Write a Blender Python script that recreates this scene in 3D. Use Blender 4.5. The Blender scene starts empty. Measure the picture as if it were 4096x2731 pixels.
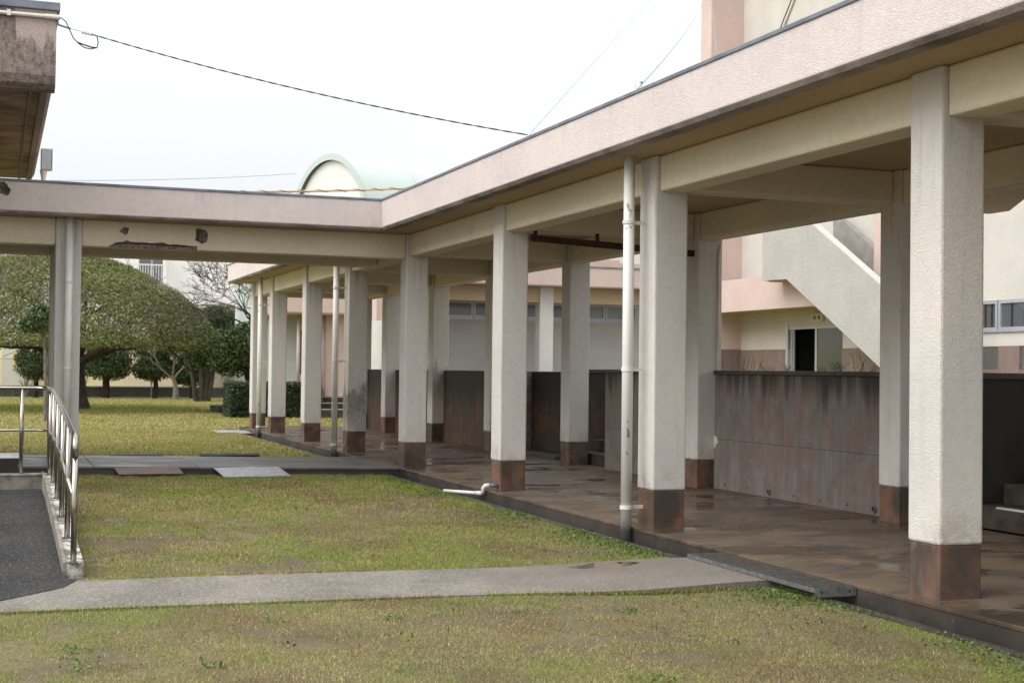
import bpy, bmesh, math, random
import numpy as np
from mathutils import Vector, Matrix
random.seed(7); rng = np.random.default_rng(7)
S = bpy.context.scene
R = math.radians
# ------------------------------------------------------------------ camera
YAW, PITCH, ROLL, HEYE = R(20.0935), R(1.168), R(0.6905), 1.4
fw = Vector((math.sin(YAW)*math.cos(PITCH), math.cos(YAW)*math.cos(PITCH), math.sin(PITCH)))
r0 = Vector((math.cos(YAW), -math.sin(YAW), 0)); u0 = r0.cross(fw)
rr = r0*math.cos(ROLL)+u0*math.sin(ROLL); uu = u0*math.cos(ROLL)-r0*math.sin(ROLL)
cd = bpy.data.cameras.new('camera'); cam = bpy.data.objects.new('camera', cd); S.collection.objects.link(cam)
m3 = Matrix((rr, uu, -fw)).transposed()
cam.matrix_world = Matrix.Translation((0, 0, HEYE)) @ m3.to_4x4()
cd.sensor_width = 36; cd.lens = 49.637; cd.dof.use_dof = True; cd.dof.focus_distance = 11.5; cd.dof.aperture_fstop = 8; cd.clip_end = 3000; cd.clip_start = .1
S.camera = cam
# ------------------------------------------------------------------ world, sun, exposure
SUN_EL, SUN_AZ = R(47), R(-102)          # azimuth clockwise from +Y: sun behind cloud, to the left and a little behind
w = bpy.data.worlds.new('World'); S.world = w; w.use_nodes = True
nt = w.node_tree; nt.nodes.clear()
out = nt.nodes.new('ShaderNodeOutputWorld'); bg = nt.nodes.new('ShaderNodeBackground')
sky = nt.nodes.new('ShaderNodeTexSky'); sky.sky_type = 'NISHITA'; sky.sun_disc = False
sky.sun_elevation = SUN_EL; sky.sun_rotation = SUN_AZ; sky.air_density = 1; sky.dust_density = 4; sky.ozone_density = 1
hs = nt.nodes.new('ShaderNodeHueSaturation'); hs.inputs['Saturation'].default_value = .18
tc = nt.nodes.new('ShaderNodeTexCoord'); nz = nt.nodes.new('ShaderNodeTexNoise')
nz.inputs['Scale'].default_value = 2.2; nz.inputs['Detail'].default_value = 5; nz.inputs['Distortion'].default_value = .4
rp = nt.nodes.new('ShaderNodeValToRGB'); rp.color_ramp.elements[0].position = .38; rp.color_ramp.elements[1].position = .68
rp.color_ramp.elements[0].color = (.90, .935, .965, 1); rp.color_ramp.elements[1].color = (1.08, 1.08, 1.075, 1)
mx = nt.nodes.new('ShaderNodeMix'); mx.data_type = 'RGBA'; mx.inputs[0].default_value = .72
L = nt.links.new
L(tc.outputs['Generated'], nz.inputs['Vector']); L(nz.outputs['Fac'], rp.inputs['Fac'])
sz = nt.nodes.new('ShaderNodeSeparateXYZ'); L(tc.outputs['Generated'], sz.inputs[0])
gr = nt.nodes.new('ShaderNodeMapRange'); gr.inputs[1].default_value = 0; gr.inputs[2].default_value = 1; gr.inputs[3].default_value = 6.3; gr.inputs[4].default_value = 17.5
L(sz.outputs[2], gr.inputs[0])
vm = nt.nodes.new('ShaderNodeVectorMath'); vm.operation = 'SCALE'; L(rp.outputs[0], vm.inputs[0]); L(gr.outputs[0], vm.inputs['Scale'])
L(sky.outputs[0], hs.inputs['Color']); L(hs.outputs[0], mx.inputs[6]); L(vm.outputs[0], mx.inputs[7])
L(mx.outputs[2], bg.inputs['Color']); bg.inputs['Strength'].default_value = .09
L(bg.outputs[0], out.inputs['Surface'])
sd = bpy.data.lights.new('sun', 'SUN'); sd.energy = 1.3; sd.angle = R(50); sd.color = (1, .985, .955)
sun = bpy.data.objects.new('sun', sd); S.collection.objects.link(sun)
sdir = Vector((math.sin(SUN_AZ)*math.cos(SUN_EL), math.cos(SUN_AZ)*math.cos(SUN_EL), math.sin(SUN_EL)))
sun.rotation_euler = sdir.to_track_quat('Z', 'Y').to_euler(); sun.location = (-20, -10, 30)
S.view_settings.view_transform = 'Standard'; S.view_settings.look = 'None'
S.view_settings.exposure = 0.8; S.view_settings.gamma = 1; S.view_settings.use_curve_mapping = False
S.cycles.max_bounces = 10; S.cycles.diffuse_bounces = 6; S.cycles.glossy_bounces = 3; S.cycles.transparent_max_bounces = 12

# ------------------------------------------------------------------ materials
def N(nt, t, ins=None, **kw):
    n = nt.nodes.new('ShaderNode'+t)
    for k, v in kw.items(): setattr(n, k, v)
    for k, v in (ins or {}).items():
        s = n.inputs[k]
        if isinstance(v, bpy.types.NodeSocket): nt.links.new(v, s)
        else: s.default_value = v
    return n
def c4(c): return (c[0], c[1], c[2], 1)
def pos(nt): return N(nt, 'NewGeometry').outputs['Position']
def vmul(nt, v, s): return N(nt, 'VectorMath', {0: v, 1: s}, operation='MULTIPLY').outputs[0]
def noise(nt, v, scale, detail=4, dist=0., rough=.55):
    return N(nt, 'TexNoise', {'Vector': v, 'Scale': scale, 'Detail': detail, 'Distortion': dist, 'Roughness': rough}).outputs['Fac']
def mixc(nt, f, a, b, mode='MIX'):
    ins = {0: f}
    ins[6] = a if isinstance(a, bpy.types.NodeSocket) else c4(a)
    ins[7] = b if isinstance(b, bpy.types.NodeSocket) else c4(b)
    return N(nt, 'Mix', ins, data_type='RGBA', blend_type=mode).outputs[2]
def step(nt, f, a, b, lo=0., hi=1.):
    return N(nt, 'MapRange', {0: f, 1: a, 2: b, 3: lo, 4: hi}, interpolation_type='SMOOTHSTEP').outputs[0]
def mul(nt, a, b, op='MULTIPLY'): return N(nt, 'Math', {0: a, 1: b}, operation=op).outputs[0]
def sep(nt, v):
    s = N(nt, 'SeparateXYZ', {0: v}); return s.outputs
def newmat(name):
    m = bpy.data.materials.new(name); m.use_nodes = True
    return m, m.node_tree, m.node_tree.nodes['Principled BSDF']
def setp(nt, b, col=None, rough=None, metal=None, bump=None, bs=.5, bd=.01, spec=None):
    def put(k, v):
        if isinstance(v, bpy.types.NodeSocket): nt.links.new(v, b.inputs[k])
        else: b.inputs[k].default_value = c4(v) if k == 'Base Color' else v
    if col is not None: put('Base Color', col)
    if rough is not None: put('Roughness', rough)
    if metal is not None: put('Metallic', metal)
    if spec is not None: put('Specular IOR Level', spec)
    if bump is not None:
        nt.links.new(N(nt, 'Bump', {'Height': bump, 'Strength': bs, 'Distance': bd}).outputs[0], b.inputs['Normal'])
def simple(name, col, rough=.6, metal=0., var=.12, scale=6., bscale=None, bs=.3, bd=.004, spec=None):
    m, nt, b = newmat(name); p = pos(nt)
    f = noise(nt, p, scale, 5)
    c = mixc(nt, step(nt, f, .3, .7), tuple(x*(1-var) for x in col), tuple(min(1, x*(1+var)) for x in col))
    setp(nt, b, c, rough, metal, noise(nt, p, bscale, 3) if bscale else None, bs, bd, spec)
    return m
def roughcast(name, col, streak=.25, grime=None, bscale=72., bd=.008, dark=(.06, .05, .04), seam=None, arris=False):
    m, nt, b = newmat(name); p = pos(nt)
    big = noise(nt, p, .9, 5); fine = noise(nt, p, 14., 4)
    c = mixc(nt, step(nt, big, .35, .7), tuple(x*.94 for x in col), (min(1, col[0]*1.04), min(1, col[1]*1.03), min(1, col[2]*1.0)))
    c = mixc(nt, step(nt, fine, .35, .75, 0, .14), c, tuple(x*.55 for x in col))
    st = noise(nt, vmul(nt, p, (9., 9., .55)), 1., 5, .3)
    c = mixc(nt, step(nt, st, .56, .82, 0, streak), c, tuple(x*.42+.01 for x in col))
    spk = N(nt, 'TexVoronoi', {'Vector': p, 'Scale': 7.5}).outputs['Distance']
    c = mixc(nt, step(nt, spk, .02, .045, .55, 0), c, dark)
    if seam:
        zc = sep(nt, p)[2]; sm = mul(nt, step(nt, zc, seam-.006, seam-.001), step(nt, zc, seam+.008, seam+.002))
        spl = mul(nt, step(nt, zc, .62, .36), step(nt, noise(nt, vmul(nt, p, (6, 6, 3)), 1., 6, .3), .42, .66, 0, .5)); c = mixc(nt, spl, c, (.33, .26, .21))
        drp = mul(nt, step(nt, zc, 2.2, 3.2), step(nt, noise(nt, vmul(nt, p, (14, 14, .7)), 1., 6, .2), .52, .72, 0, .5)); c = mixc(nt, drp, c, (.26, .22, .17))
        ptc = step(nt, noise(nt, vmul(nt, p, (1.3, 1.3, .8)), 1.0, 3, .6), .60, .64, 0, .4); c = mixc(nt, ptc, c, (.74, .66, .60))
        c = mixc(nt, mul(nt, sm, step(nt, noise(nt, vmul(nt, p, (9, 9, 0)), 1., 3), .38, .66, .0, .42)), c, tuple(x*.55 for x in col))
    if arris:     # soot on the lower arris, rain streaks under the cap
        zc = sep(nt, p)[2]; so = mul(nt, step(nt, zc, 3.395, 3.36), step(nt, noise(nt, p, 1.3, 7, .2, .65), .28, .72, .35, .85))
        c = mixc(nt, so, c, (.07, .055, .045))
        rs = mul(nt, step(nt, noise(nt, vmul(nt, p, (7, 7, .4)), 1., 6), .52, .74), step(nt, zc, 3.5, 3.745))
        c = mixc(nt, mul(nt, rs, .2), c, (.28, .22, .19))
    if grime:       # grime with a shape of its own: (zlo, zhi, amount)
        z = sep(nt, p)[2]; zl, zh, am = grime
        zz = mul(nt, z, mul(nt, noise(nt, vmul(nt, p, (7, 7, 1.5)), 1., 5), .9), 'ADD')
        zz = mul(nt, zz, step(nt, sep(nt, p)[0], .0, .16, 0, 1) if name == 'pink_eave_roughcast' else 1.0)
        g = mul(nt, step(nt, zz, zh+.48, zh+.33), step(nt, z, zl-.1, zl+.35))
        g = mul(nt, g, step(nt, noise(nt, vmul(nt, p, (15, 15, 9.)), 1.3, 7, .3, .75), .30, .74, .35, am))
        c = mixc(nt, g, c, dark)
    hb = noise(nt, vmul(nt, p, (1, 1, 1.25)), bscale, 2, 1.3)
    setp(nt, b, c, .88, 0, step(nt, hb, .3, .72), .6, bd, .25)
    return m
M = {}
M['cream'] = roughcast('cream_roughcast', (.70, .668, .63), seam=1.37)
M['cream_stained'] = roughcast('cream_roughcast_stained', (.66, .625, .57), .3, (.38, 1.12, .82), seam=1.37)
M['cream_smudged'] = roughcast('cream_roughcast_smudged', (.68, .64, .58), .3, (.75, 1.5, .55))
M['cream_beam'] = roughcast('warmed_beam_cream', (.72, .645, .50), .16, None, 34., .004)  # column cream with the floor's warm bounce light tinted in
M['cream_smooth'] = roughcast('shaded_soffit_cream', (.47, .36, .225), .16, None, 30., .003)  # same cream as the columns; roof shade and warm bounce put into the colour
M['pink'] = roughcast('pink_roughcast', (.745, .655, .63), .16, arris=True)
M['pink_smooth'] = roughcast('pink_paint', (.60, .47, .43), .15, None, 30., .003)
M['pink_eave'] = roughcast('pink_eave_roughcast', (.56, .455, .42), .35, (4.1, 4.95, .9), 50., .012)
M['white_wall'] = roughcast('white_wall', (.58, .55, .51), .08, None, 24., .006)
M['grey_flank'] = roughcast('grey_flank', (.47, .45, .425), .35, None, 18., .02)
M['grey_wall'] = simple('pale_grey_wall', (.58, .56, .53), .8, 0, .06, 1.5)
M['apt_white'] = simple('apartment_white', (.74, .74, .73), .8, 0, .04, .6)
M['apt_cream'] = simple('apartment_cream', (.74, .64, .40), .8, 0, .05, .6)
M['inner_grey'] = simple('inner_parapet_grey', (.27, .25, .23), .85, 0, .15, 2.)
M['pale_green'] = simple('pale_green_wall', (.56, .62, .58), .8, 0, .05, .6)
M['cap'] = simple('roof_cap_metal', (.17, .19, .225), .45, .2, .25, 4., 40., .4, .004)
M['white_pipe'] = simple('white_pipe', (.70, .68, .63), .38, 0, .05, 8.)
def chipped():
    m, nt, b = newmat('white_pipe_chipped'); p = pos(nt); z = sep(nt, p)[2]
    f = noise(nt, vmul(nt, p, (9, 9, 4)), 1.6, 6, .6, .6)
    lo = mul(nt, step(nt, z, .35, .5), step(nt, z, 1.15, .9)); hi = mul(nt, step(nt, z, 2.45, 2.6), step(nt, z, 3.15, 3.0))
    k = mul(nt, mul(nt, lo, hi, 'MAXIMUM'), step(nt, f, .635, .66))
    c = mixc(nt, noise(nt, p, 5, 4), (.66, .64, .59), (.73, .71, .66)); c = mixc(nt, k, c, (.26, .26, .29))
    c = mixc(nt, step(nt, mul(nt, z, mul(nt, noise(nt, p, 22, 4), .18), 'SUBTRACT'), .0, -.14, 0, .8), c, (.12, .105, .085))
    setp(nt, b, c, .38); return m
M['white_pipe_chipped'] = chipped()
M['pink_pipe'] = simple('pink_pipe', (.48, .36, .34), .45, 0, .08, 6.)
M['black'] = simple('black_rubber', (.02, .02, .022), .6)
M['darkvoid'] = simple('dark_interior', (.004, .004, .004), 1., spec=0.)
M['steel'] = simple('stainless_steel', (.36, .33, .295), .2, 1., .08, 30.)
M['galv'] = simple('galvanised_steel', (.36, .37, .36), .42, .8, .2, 20.)
M['alu'] = simple('aluminium_frame', (.50, .52, .55), .4, .5, .06, 10.)
M['rust'] = simple('rusty_iron', (.055, .028, .018), .85, .1, .5, 18., 60., .5, .004)
M['blue_panel'] = simple('blue_corrugated_panel', (.22, .32, .52), .5)
M['yellow_box'] = simple('yellow_box', (.66, .55, .28), .6)
M['bark'] = simple('bark', (.05, .038, .028), .9, 0, .45, 9., 26., .8, .02)
M['pale_bark'] = simple('pale_bark', (.15, .128, .105), .9, 0, .35, 12., 30., .6, .01)
M['dark_bark'] = simple('dark_bark', (.03, .022, .016), .9, 0, .4, 9., 26., .8, .02)
M['aged'] = simple('aged_concrete', (.20, .18, .15), .85, 0, .4, 7., 50., .5, .006)
M['redplate'] = simple('red_brown_plate', (.13, .075, .065), .5, .2, .2, 9.)
M['greyplate'] = simple('grey_tread_plate', (.34, .35, .37), .42, .5, .15, 9.)
M['lit_lamp'] = simple('cream_lamp_cover', (.62, .56, .44), .5)
M['spall'] = simple('exposed_concrete', (.21, .17, .14), .95, 0, .45, 22., 45., 1., .03)
M['blackwall'] = simple('dark_block_wall', (.022, .021, .021), .9, 0, .3, 3.)
M['membrane'] = simple('pale_green_membrane', (.47, .535, .505), .6, 0, .03, .2)
M['gable_grey'] = simple('gable_grey', (.64, .63, .63), .8, 0, .03, .3)
M['membrane_rib'] = simple('membrane_rib', (.44, .50, .475), .6, 0, .03, .2)
M['bench'] = simple('bench_slab', (.42, .42, .42), .5, 0, .1, 5.)
M['bench_dark'] = simple('bench_body', (.035, .033, .03), .6)
M['leafmat_dead'] = simple('fallen_leaf', (.14, .06, .03), .7)
def glass(name, col, rough=.06):
    m, nt, b = newmat(name); setp(nt, b, col, rough, 0, None); b.inputs['Specular IOR Level'].default_value = .8
    return m
M['glass'] = glass('window_glass', (.09, .10, .11)); M['curtained'] = glass('curtained_glass', (.19, .20, .20), .15); M['frosted'] = glass('frosted_glass', (.30, .36, .38), .25)
M['doorglass'] = glass('door_glass', (.045, .055, .05), .12)

def plinth_mat():
    m, nt, b = newmat('brown_plinth'); p = pos(nt)
    f = noise(nt, p, 3.2, 5, .4); g = noise(nt, vmul(nt, p, (6, 6, 1.6)), 1.4, 5)
    c = mixc(nt, step(nt, f, .36, .66), (.058, .042, .032), (.19, .095, .058))
    c = mixc(nt, step(nt, g, .5, .72, 0, .7), c, (.10, .09, .075))
    c = mixc(nt, step(nt, noise(nt, p, 5, 5), .62, .74, 0, .55), c, (.22, .145, .11))
    setp(nt, b, c, step(nt, g, .3, .7, .42, .75), 0, noise(nt, p, 55, 3), .35, .005)
    return m
M['plinth'] = plinth_mat()
def floor_mat(name, ca, cb, cc, wet=.5):
    m, nt, b = newmat(name); p = pos(nt)
    f = noise(nt, vmul(nt, p, (.9, 1.15, 1)), 1.5, 9, .25, .68); g = noise(nt, vmul(nt, p, (.85, 1.25, 1)), 2.3, 9, .25, .68); h = noise(nt, p, 26, 4)
    c = mixc(nt, step(nt, f, .40, .60), ca, cb)
    c = mixc(nt, step(nt, g, .54, .66, 0, .8), c, cc)
    c = mixc(nt, step(nt, h, .62, .72, 0, .45), c, (.20, .165, .13))
    w_ = step(nt, noise(nt, vmul(nt, p, (.6, 1.0, 1)), 1.1, 8, .3, .66), .44, .60)
    c = mixc(nt, mul(nt, w_, .35), c, (.035, .028, .024))
    setp(nt, b, c, step(nt, w_, 0, 1, .62, .62-.52*wet), 0, noise(nt, p, 40, 4), step(nt, w_, 0, 1, .3, .08), .004)
    return m
M['floor'] = floor_mat('wet_walkway_floor', (.062, .046, .034), (.125, .088, .056), (.17, .088, .040), .95)
M['xfloor'] = floor_mat('grey_walkway_floor', (.105, .098, .094), (.13, .12, .112), (.16, .135, .11), .5)
M['xfloor_pale'] = floor_mat('grey_walkway_floor_pale', (.135, .135, .135), (.17, .168, .165), (.2, .19, .18), .3)
M['kerb'] = floor_mat('dark_kerb', (.034, .029, .025), (.058, .047, .039), (.042, .035, .028), .3)
def path_mat():
    m, nt, b = newmat('concrete_path'); p = pos(nt)
    f = noise(nt, p, 1.6, 6, .4); h = N(nt, 'TexVoronoi', {'Vector': p, 'Scale': 85.}).outputs['Color']
    hv = sep(nt, h)[0]
    c = mixc(nt, step(nt, f, .34, .66), (.125, .108, .088), (.20, .178, .15))
    c = mixc(nt, step(nt, hv, .72, .95, 0, .6), c, (.34, .32, .295))
    c = mixc(nt, step(nt, hv, .24, .05, 0, .65), c, (.09, .075, .06))
    d = N(nt, 'VectorMath', {0: vmul(nt, N(nt, 'VectorMath', {0: p, 1: (4.38, 9.83, -.06)}, operation='SUBTRACT').outputs[0], (1.9, 3.6, 0))}, operation='LENGTH').outputs['Value']
    d = mul(nt, d, mul(nt, noise(nt, p, 5, 4), .7), 'ADD')
    pud = step(nt, d, .92, .74); damp = step(nt, d, 2.6, .8)
    xs = sep(nt, p)[0]; damp2 = step(nt, mul(nt, xs, mul(nt, noise(nt, p, 1.5, 4), 2.), 'ADD'), 3.6, 5.4, 0, .45)
    c = mixc(nt, mul(nt, damp, .5), c, (.15, .125, .10)); c = mixc(nt, damp2, c, (.165, .14, .115))
    c = mixc(nt, pud, c, (.06, .045, .03))
    r_ = mul(nt, step(nt, damp, 0, 1, .8, .5), step(nt, pud, 0, 1, 1, .02))
    setp(nt, b, c, r_, 0, noise(nt, p, 90, 3), step(nt, pud, 0, 1, .5, .0), .006)
    return m
M['path'] = path_mat()
def asphalt_mat():
    m, nt, b = newmat('asphalt'); p = pos(nt)
    hv = sep(nt, N(nt, 'TexVoronoi', {'Vector': p, 'Scale': 120.}).outputs['Color'])[0]
    c = mixc(nt, step(nt, noise(nt, p, 1.3, 5), .35, .65), (.030, .030, .031), (.043, .041, .040))
    c = mixc(nt, step(nt, hv, .93, .985, 0, .7), c, (.24, .235, .23))
    setp(nt, b, c, .9, 0, noise(nt, p, 120, 3), .6, .005, .15)
    return m
M['asphalt'] = asphalt_mat()
def soil_mat():
    m, nt, b = newmat('lawn_ground'); p = pos(nt); y = sep(nt, p)[1]
    c = mixc(nt, step(nt, noise(nt, p, 1.2, 6, .3), .36, .64), (.10, .076, .045), (.145, .125, .052))
    c = mixc(nt, step(nt, noise(nt, p, 34, 4), .45, .7, 0, .7), c, (.085, .065, .045))
    far = mixc(nt, step(nt, noise(nt, p, .7, 6), .35, .65), (.28, .245, .075), (.21, .21, .055))
    far = mixc(nt, step(nt, noise(nt, p, 12, 5), .45, .75, 0, .6), far, (.17, .14, .055))
    c = mixc(nt, step(nt, y, 20, 26), c, far)
    setp(nt, b, c, .95, 0, noise(nt, p, 30, 5), .6, .03)
    return m
M['soil'] = soil_mat()
def wall_mat(name, base, red, darktop, ztop, rust=.5):
    m, nt, b = newmat(name); p = pos(nt); z = sep(nt, p)[2]
    pv = vmul(nt, p, (6, 6, .7))
    f = noise(nt, p, 2.6, 8, .5, .64); s = noise(nt, vmul(nt, p, (10, 10, .9)), 1., 7, .3, .62)
    c = mixc(nt, step(nt, s, .35, .7), tuple(x*.72 for x in base), base)
    c = mixc(nt, mul(nt, step(nt, f, .43, .58), step(nt, s, .3, .55, .35, rust)), c, red)
    c = mixc(nt, step(nt, noise(nt, vmul(nt, p, (3, 3, 2)), 1.2, 6, .8), .56, .70, 0, .3), c, tuple(x*.55 for x in red))
    c = mixc(nt, step(nt, noise(nt, p, 14, 6), .56, .76, 0, .4), c, tuple(min(1, x*1.35) for x in base))
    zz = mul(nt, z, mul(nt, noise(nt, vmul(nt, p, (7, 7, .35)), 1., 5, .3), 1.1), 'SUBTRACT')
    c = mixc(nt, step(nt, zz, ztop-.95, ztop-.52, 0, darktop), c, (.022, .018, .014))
    pit = N(nt, 'TexVoronoi', {'Vector': p, 'Scale': 16}).outputs['Distance']
    c = mixc(nt, step(nt, pit, .03, .07, .7, 0), c, (.05, .04, .034))
    setp(nt, b, c, .75, 0, noise(nt, p, 45, 5), .4, .006)
    return m
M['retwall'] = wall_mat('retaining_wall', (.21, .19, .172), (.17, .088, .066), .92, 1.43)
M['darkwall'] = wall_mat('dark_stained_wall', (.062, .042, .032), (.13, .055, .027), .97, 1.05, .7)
M['near_black'] = wall_mat('near_black_wall', (.022, .018, .014), (.035, .02, .012), .97, 1.2, .5)  # nearly black all over, with faint brown blotches
M['dado'] = wall_mat('brown_dado', (.23, .175, .155), (.24, .15, .125), .25, 3.2)
M['step'] = simple('dark_steps', (.05, .039, .03), .85, 0, .45, 5., 40., .4, .004)
M['nosing'] = simple('white_nosing', (.55, .53, .50), .6)
def leaf_mat(name, rough=.5, trans=.25):
    m = bpy.data.materials.new(name); m.use_nodes = True; nt = m.node_tree
    b = nt.nodes['Principled BSDF']; at = N(nt, 'Attribute', attribute_name='Col').outputs['Color']
    nt.links.new(at, b.inputs['Base Color']); b.inputs['Roughness'].default_value = rough
    b.inputs['Specular IOR Level'].default_value = .35
    tr = N(nt, 'BsdfTranslucent', {'Color': at}); ms = N(nt, 'MixShader', {0: trans})
    nt.links.new(b.outputs[0], ms.inputs[1]); nt.links.new(tr.outputs[0], ms.inputs[2])
    nt.links.new(ms.outputs[0], nt.nodes['Material Output'].inputs['Surface'])
    return m
M['leaf'] = leaf_mat('leaves'); M['grass'] = leaf_mat('grass_blades', .6, .3); M['needle'] = leaf_mat('needles', .6, .15)
M['glossy_leaf'] = leaf_mat('glossy_leaves', .3, .15)

# ------------------------------------------------------------------ mesh helpers
class MB:
    def __init__(s): s.v = []; s.f = []
    def add(s, vs, fs):
        n = len(s.v); s.v += [tuple(v) for v in vs]; s.f += [tuple(i+n for i in f) for f in fs]; return s
    def box(s, x0, x1, y0, y1, z0, z1):
        vs = [(x0,y0,z0),(x1,y0,z0),(x1,y1,z0),(x0,y1,z0),(x0,y0,z1),(x1,y0,z1),(x1,y1,z1),(x0,y1,z1)]
        return s.add(vs, [(0,3,2,1),(4,5,6,7),(0,1,5,4),(1,2,6,5),(2,3,7,6),(3,0,4,7)])
    def hexa(s, b, t):           # bottom 4 points, top 4 points (ccw)
        return s.add(list(b)+list(t), [(0,3,2,1),(4,5,6,7),(0,1,5,4),(1,2,6,5),(2,3,7,6),(3,0,4,7)])
    def prism(s, poly, a, b, axis):   # polygon in the plane normal to axis, extruded a..b
        def P(q, t):
            if axis == 'x': return (t, q[0], q[1])
            if axis == 'y': return (q[0], t, q[1])
            return (q[0], q[1], t)
        n = len(poly)
        fs = [tuple(range(n))[::-1], tuple(range(n, 2*n))]+[(i, (i+1) % n, n+(i+1) % n, n+i) for i in range(n)]
        return s.add([P(q, a) for q in poly]+[P(q, b) for q in poly], fs)
    def tube(s, pts, rad, sides=8, cap=True):
        pts = [Vector(p) for p in pts]; n = len(pts)
        if not hasattr(rad, '__len__'): rad = [rad]*n
        base = len(s.v); prev = None
        for i, p in enumerate(pts):
            t = (pts[min(i+1, n-1)]-pts[max(i-1, 0)]).normalized()
            if prev is None: a = t.orthogonal().normalized()
            else:
                a = prev-t*prev.dot(t); a = a.normalized() if a.length > 1e-6 else t.orthogonal().normalized()
            prev = a; bb = t.cross(a)
            for k in range(sides):
                th = 2*math.pi*k/sides
                s.v.append(tuple(p+(a*math.cos(th)+bb*math.sin(th))*rad[i]))
        for i in range(n-1):
            for k in range(sides):
                k2 = (k+1) % sides
                s.f.append((base+i*sides+k, base+i*sides+k2, base+(i+1)*sides+k2, base+(i+1)*sides+k))
        if cap:
            s.f.append(tuple(base+k for k in range(sides))[::-1]); s.f.append(tuple(base+(n-1)*sides+k for k in range(sides)))
        return s
def wloc(o):
    l = Vector((0, 0, 0))
    while o: l += o.location; o = o.parent
    return l
def obj(name, mb, mat, parent=None, origin=None, bevel=0, smooth=False, seg=2, **props):
    v = np.array(mb.v, float)
    if origin is None: origin = ((v[:,0].min()+v[:,0].max())/2, (v[:,1].min()+v[:,1].max())/2, v[:,2].min())
    o3 = np.array(origin, float)
    me = bpy.data.meshes.new(name); me.from_pydata((v-o3).tolist(), [], mb.f); me.update()
    bm = bmesh.new(); bm.from_mesh(me); bmesh.ops.recalc_face_normals(bm, faces=bm.faces[:]); bm.to_mesh(me); bm.free()
    me.materials.append(M[mat] if isinstance(mat, str) else mat)
    o = bpy.data.objects.new(name, me); S.collection.objects.link(o)
    if parent: o.parent = parent
    o.location = Vector(origin)-(wloc(parent) if parent else Vector((0,0,0)))
    if bevel:
        b = o.modifiers.new('bevel', 'BEVEL'); b.width = bevel; b.segments = seg; b.limit_method = 'ANGLE'; b.angle_limit = R(40)
    if smooth: me.shade_smooth()
    for k, x in props.items(): o[k] = x
    return o
def thing(name, label, cat, loc=(0,0,0), group=None):
    o = bpy.data.objects.new(name, None); S.collection.objects.link(o); o.location = loc; o.empty_display_size = .2
    o['label'] = label; o['category'] = cat
    if group: o['group'] = group
    return o
def tag(o, label, cat, group=None):
    o['label'] = label; o['category'] = cat
    if group: o['group'] = group
    return o
def box(name, mat, parent, x0, x1, y0, y1, z0, z1, bevel=0, **p): return obj(name, MB().box(x0,x1,y0,y1,z0,z1), mat, parent, bevel=bevel, **p)
def faces_np(name, V, F, mat, col=None, parent=None, kind=None, fl=False):
    """big mesh from numpy: V (n,3), F (m,k)"""
    me = bpy.data.meshes.new(name); n = len(V); m, k = F.shape
    org = np.array([V[:,0].mean(), V[:,1].mean(), V[:,2].min()])
    me.vertices.add(n); me.vertices.foreach_set('co', (V-org).astype(np.float32).ravel())
    me.loops.add(m*k); me.loops.foreach_set('vertex_index', F.astype(np.int32).ravel())
    me.polygons.add(m); me.polygons.foreach_set('loop_start', np.arange(0, m*k, k, dtype=np.int32))
    me.update(calc_edges=True)
    if col is not None:
        a = me.color_attributes.new('Col', 'FLOAT_COLOR', 'POINT')
        a.data.foreach_set('color', np.concatenate([col, np.ones((n,1))], 1).astype(np.float32).ravel())
    me.materials.append(M[mat] if isinstance(mat, str) else mat)
    o = bpy.data.objects.new(name, me); S.collection.objects.link(o)
    if parent: o.parent = parent
    o.location = Vector(org)-(wloc(parent) if parent else Vector((0,0,0)))
    if kind: o['kind'] = kind
    return o
def leaf_quads(P, size, jitter=.5, up=None, aspect=.5):
    """diamond leaves at points P with random orientation (leaning to 'up' normals if given)"""
    n = len(P); d = rng.normal(size=(n,3)); d /= np.linalg.norm(d, axis=1, keepdims=True)
    q = rng.normal(size=(n,3))
    if up is not None: q = q*.8+up*1.1
    b = np.cross(d, q); b /= np.linalg.norm(b, axis=1, keepdims=True)+1e-9
    s = (size*(1-jitter/2+jitter*rng.random(n)))[:,None]
    V = np.stack([P-d*s, P+b*s*aspect, P+d*s, P-b*s*aspect], 1).reshape(-1,3)
    return V, np.arange(4*n).reshape(n,4)
_perm = {}
def vnoise(x, y, sc, seed=0):
    if seed not in _perm: _perm[seed] = np.random.default_rng(seed+99).random((256,256))
    T = _perm[seed]; x = np.asarray(x)*sc+1000; y = np.asarray(y)*sc+1000
    xi = np.floor(x).astype(int); yi = np.floor(y).astype(int); fx = x-xi; fy = y-yi
    fx = fx*fx*(3-2*fx); fy = fy*fy*(3-2*fy)
    g = lambda a, b: T[a % 256, b % 256]
    return (g(xi,yi)*(1-fx)+g(xi+1,yi)*fx)*(1-fy)+(g(xi,yi+1)*(1-fx)+g(xi+1,yi+1)*fx)*fy
def fbm(x, y, sc, seed=0): return (vnoise(x,y,sc,seed)+.5*vnoise(x,y,sc*2.1,seed+1)+.25*vnoise(x,y,sc*4.3,seed+2))/1.75
def sstep(x, a, b):
    t = np.clip((x-a)/(b-a), 0, 1); return t*t*(3-2*t)

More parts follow.
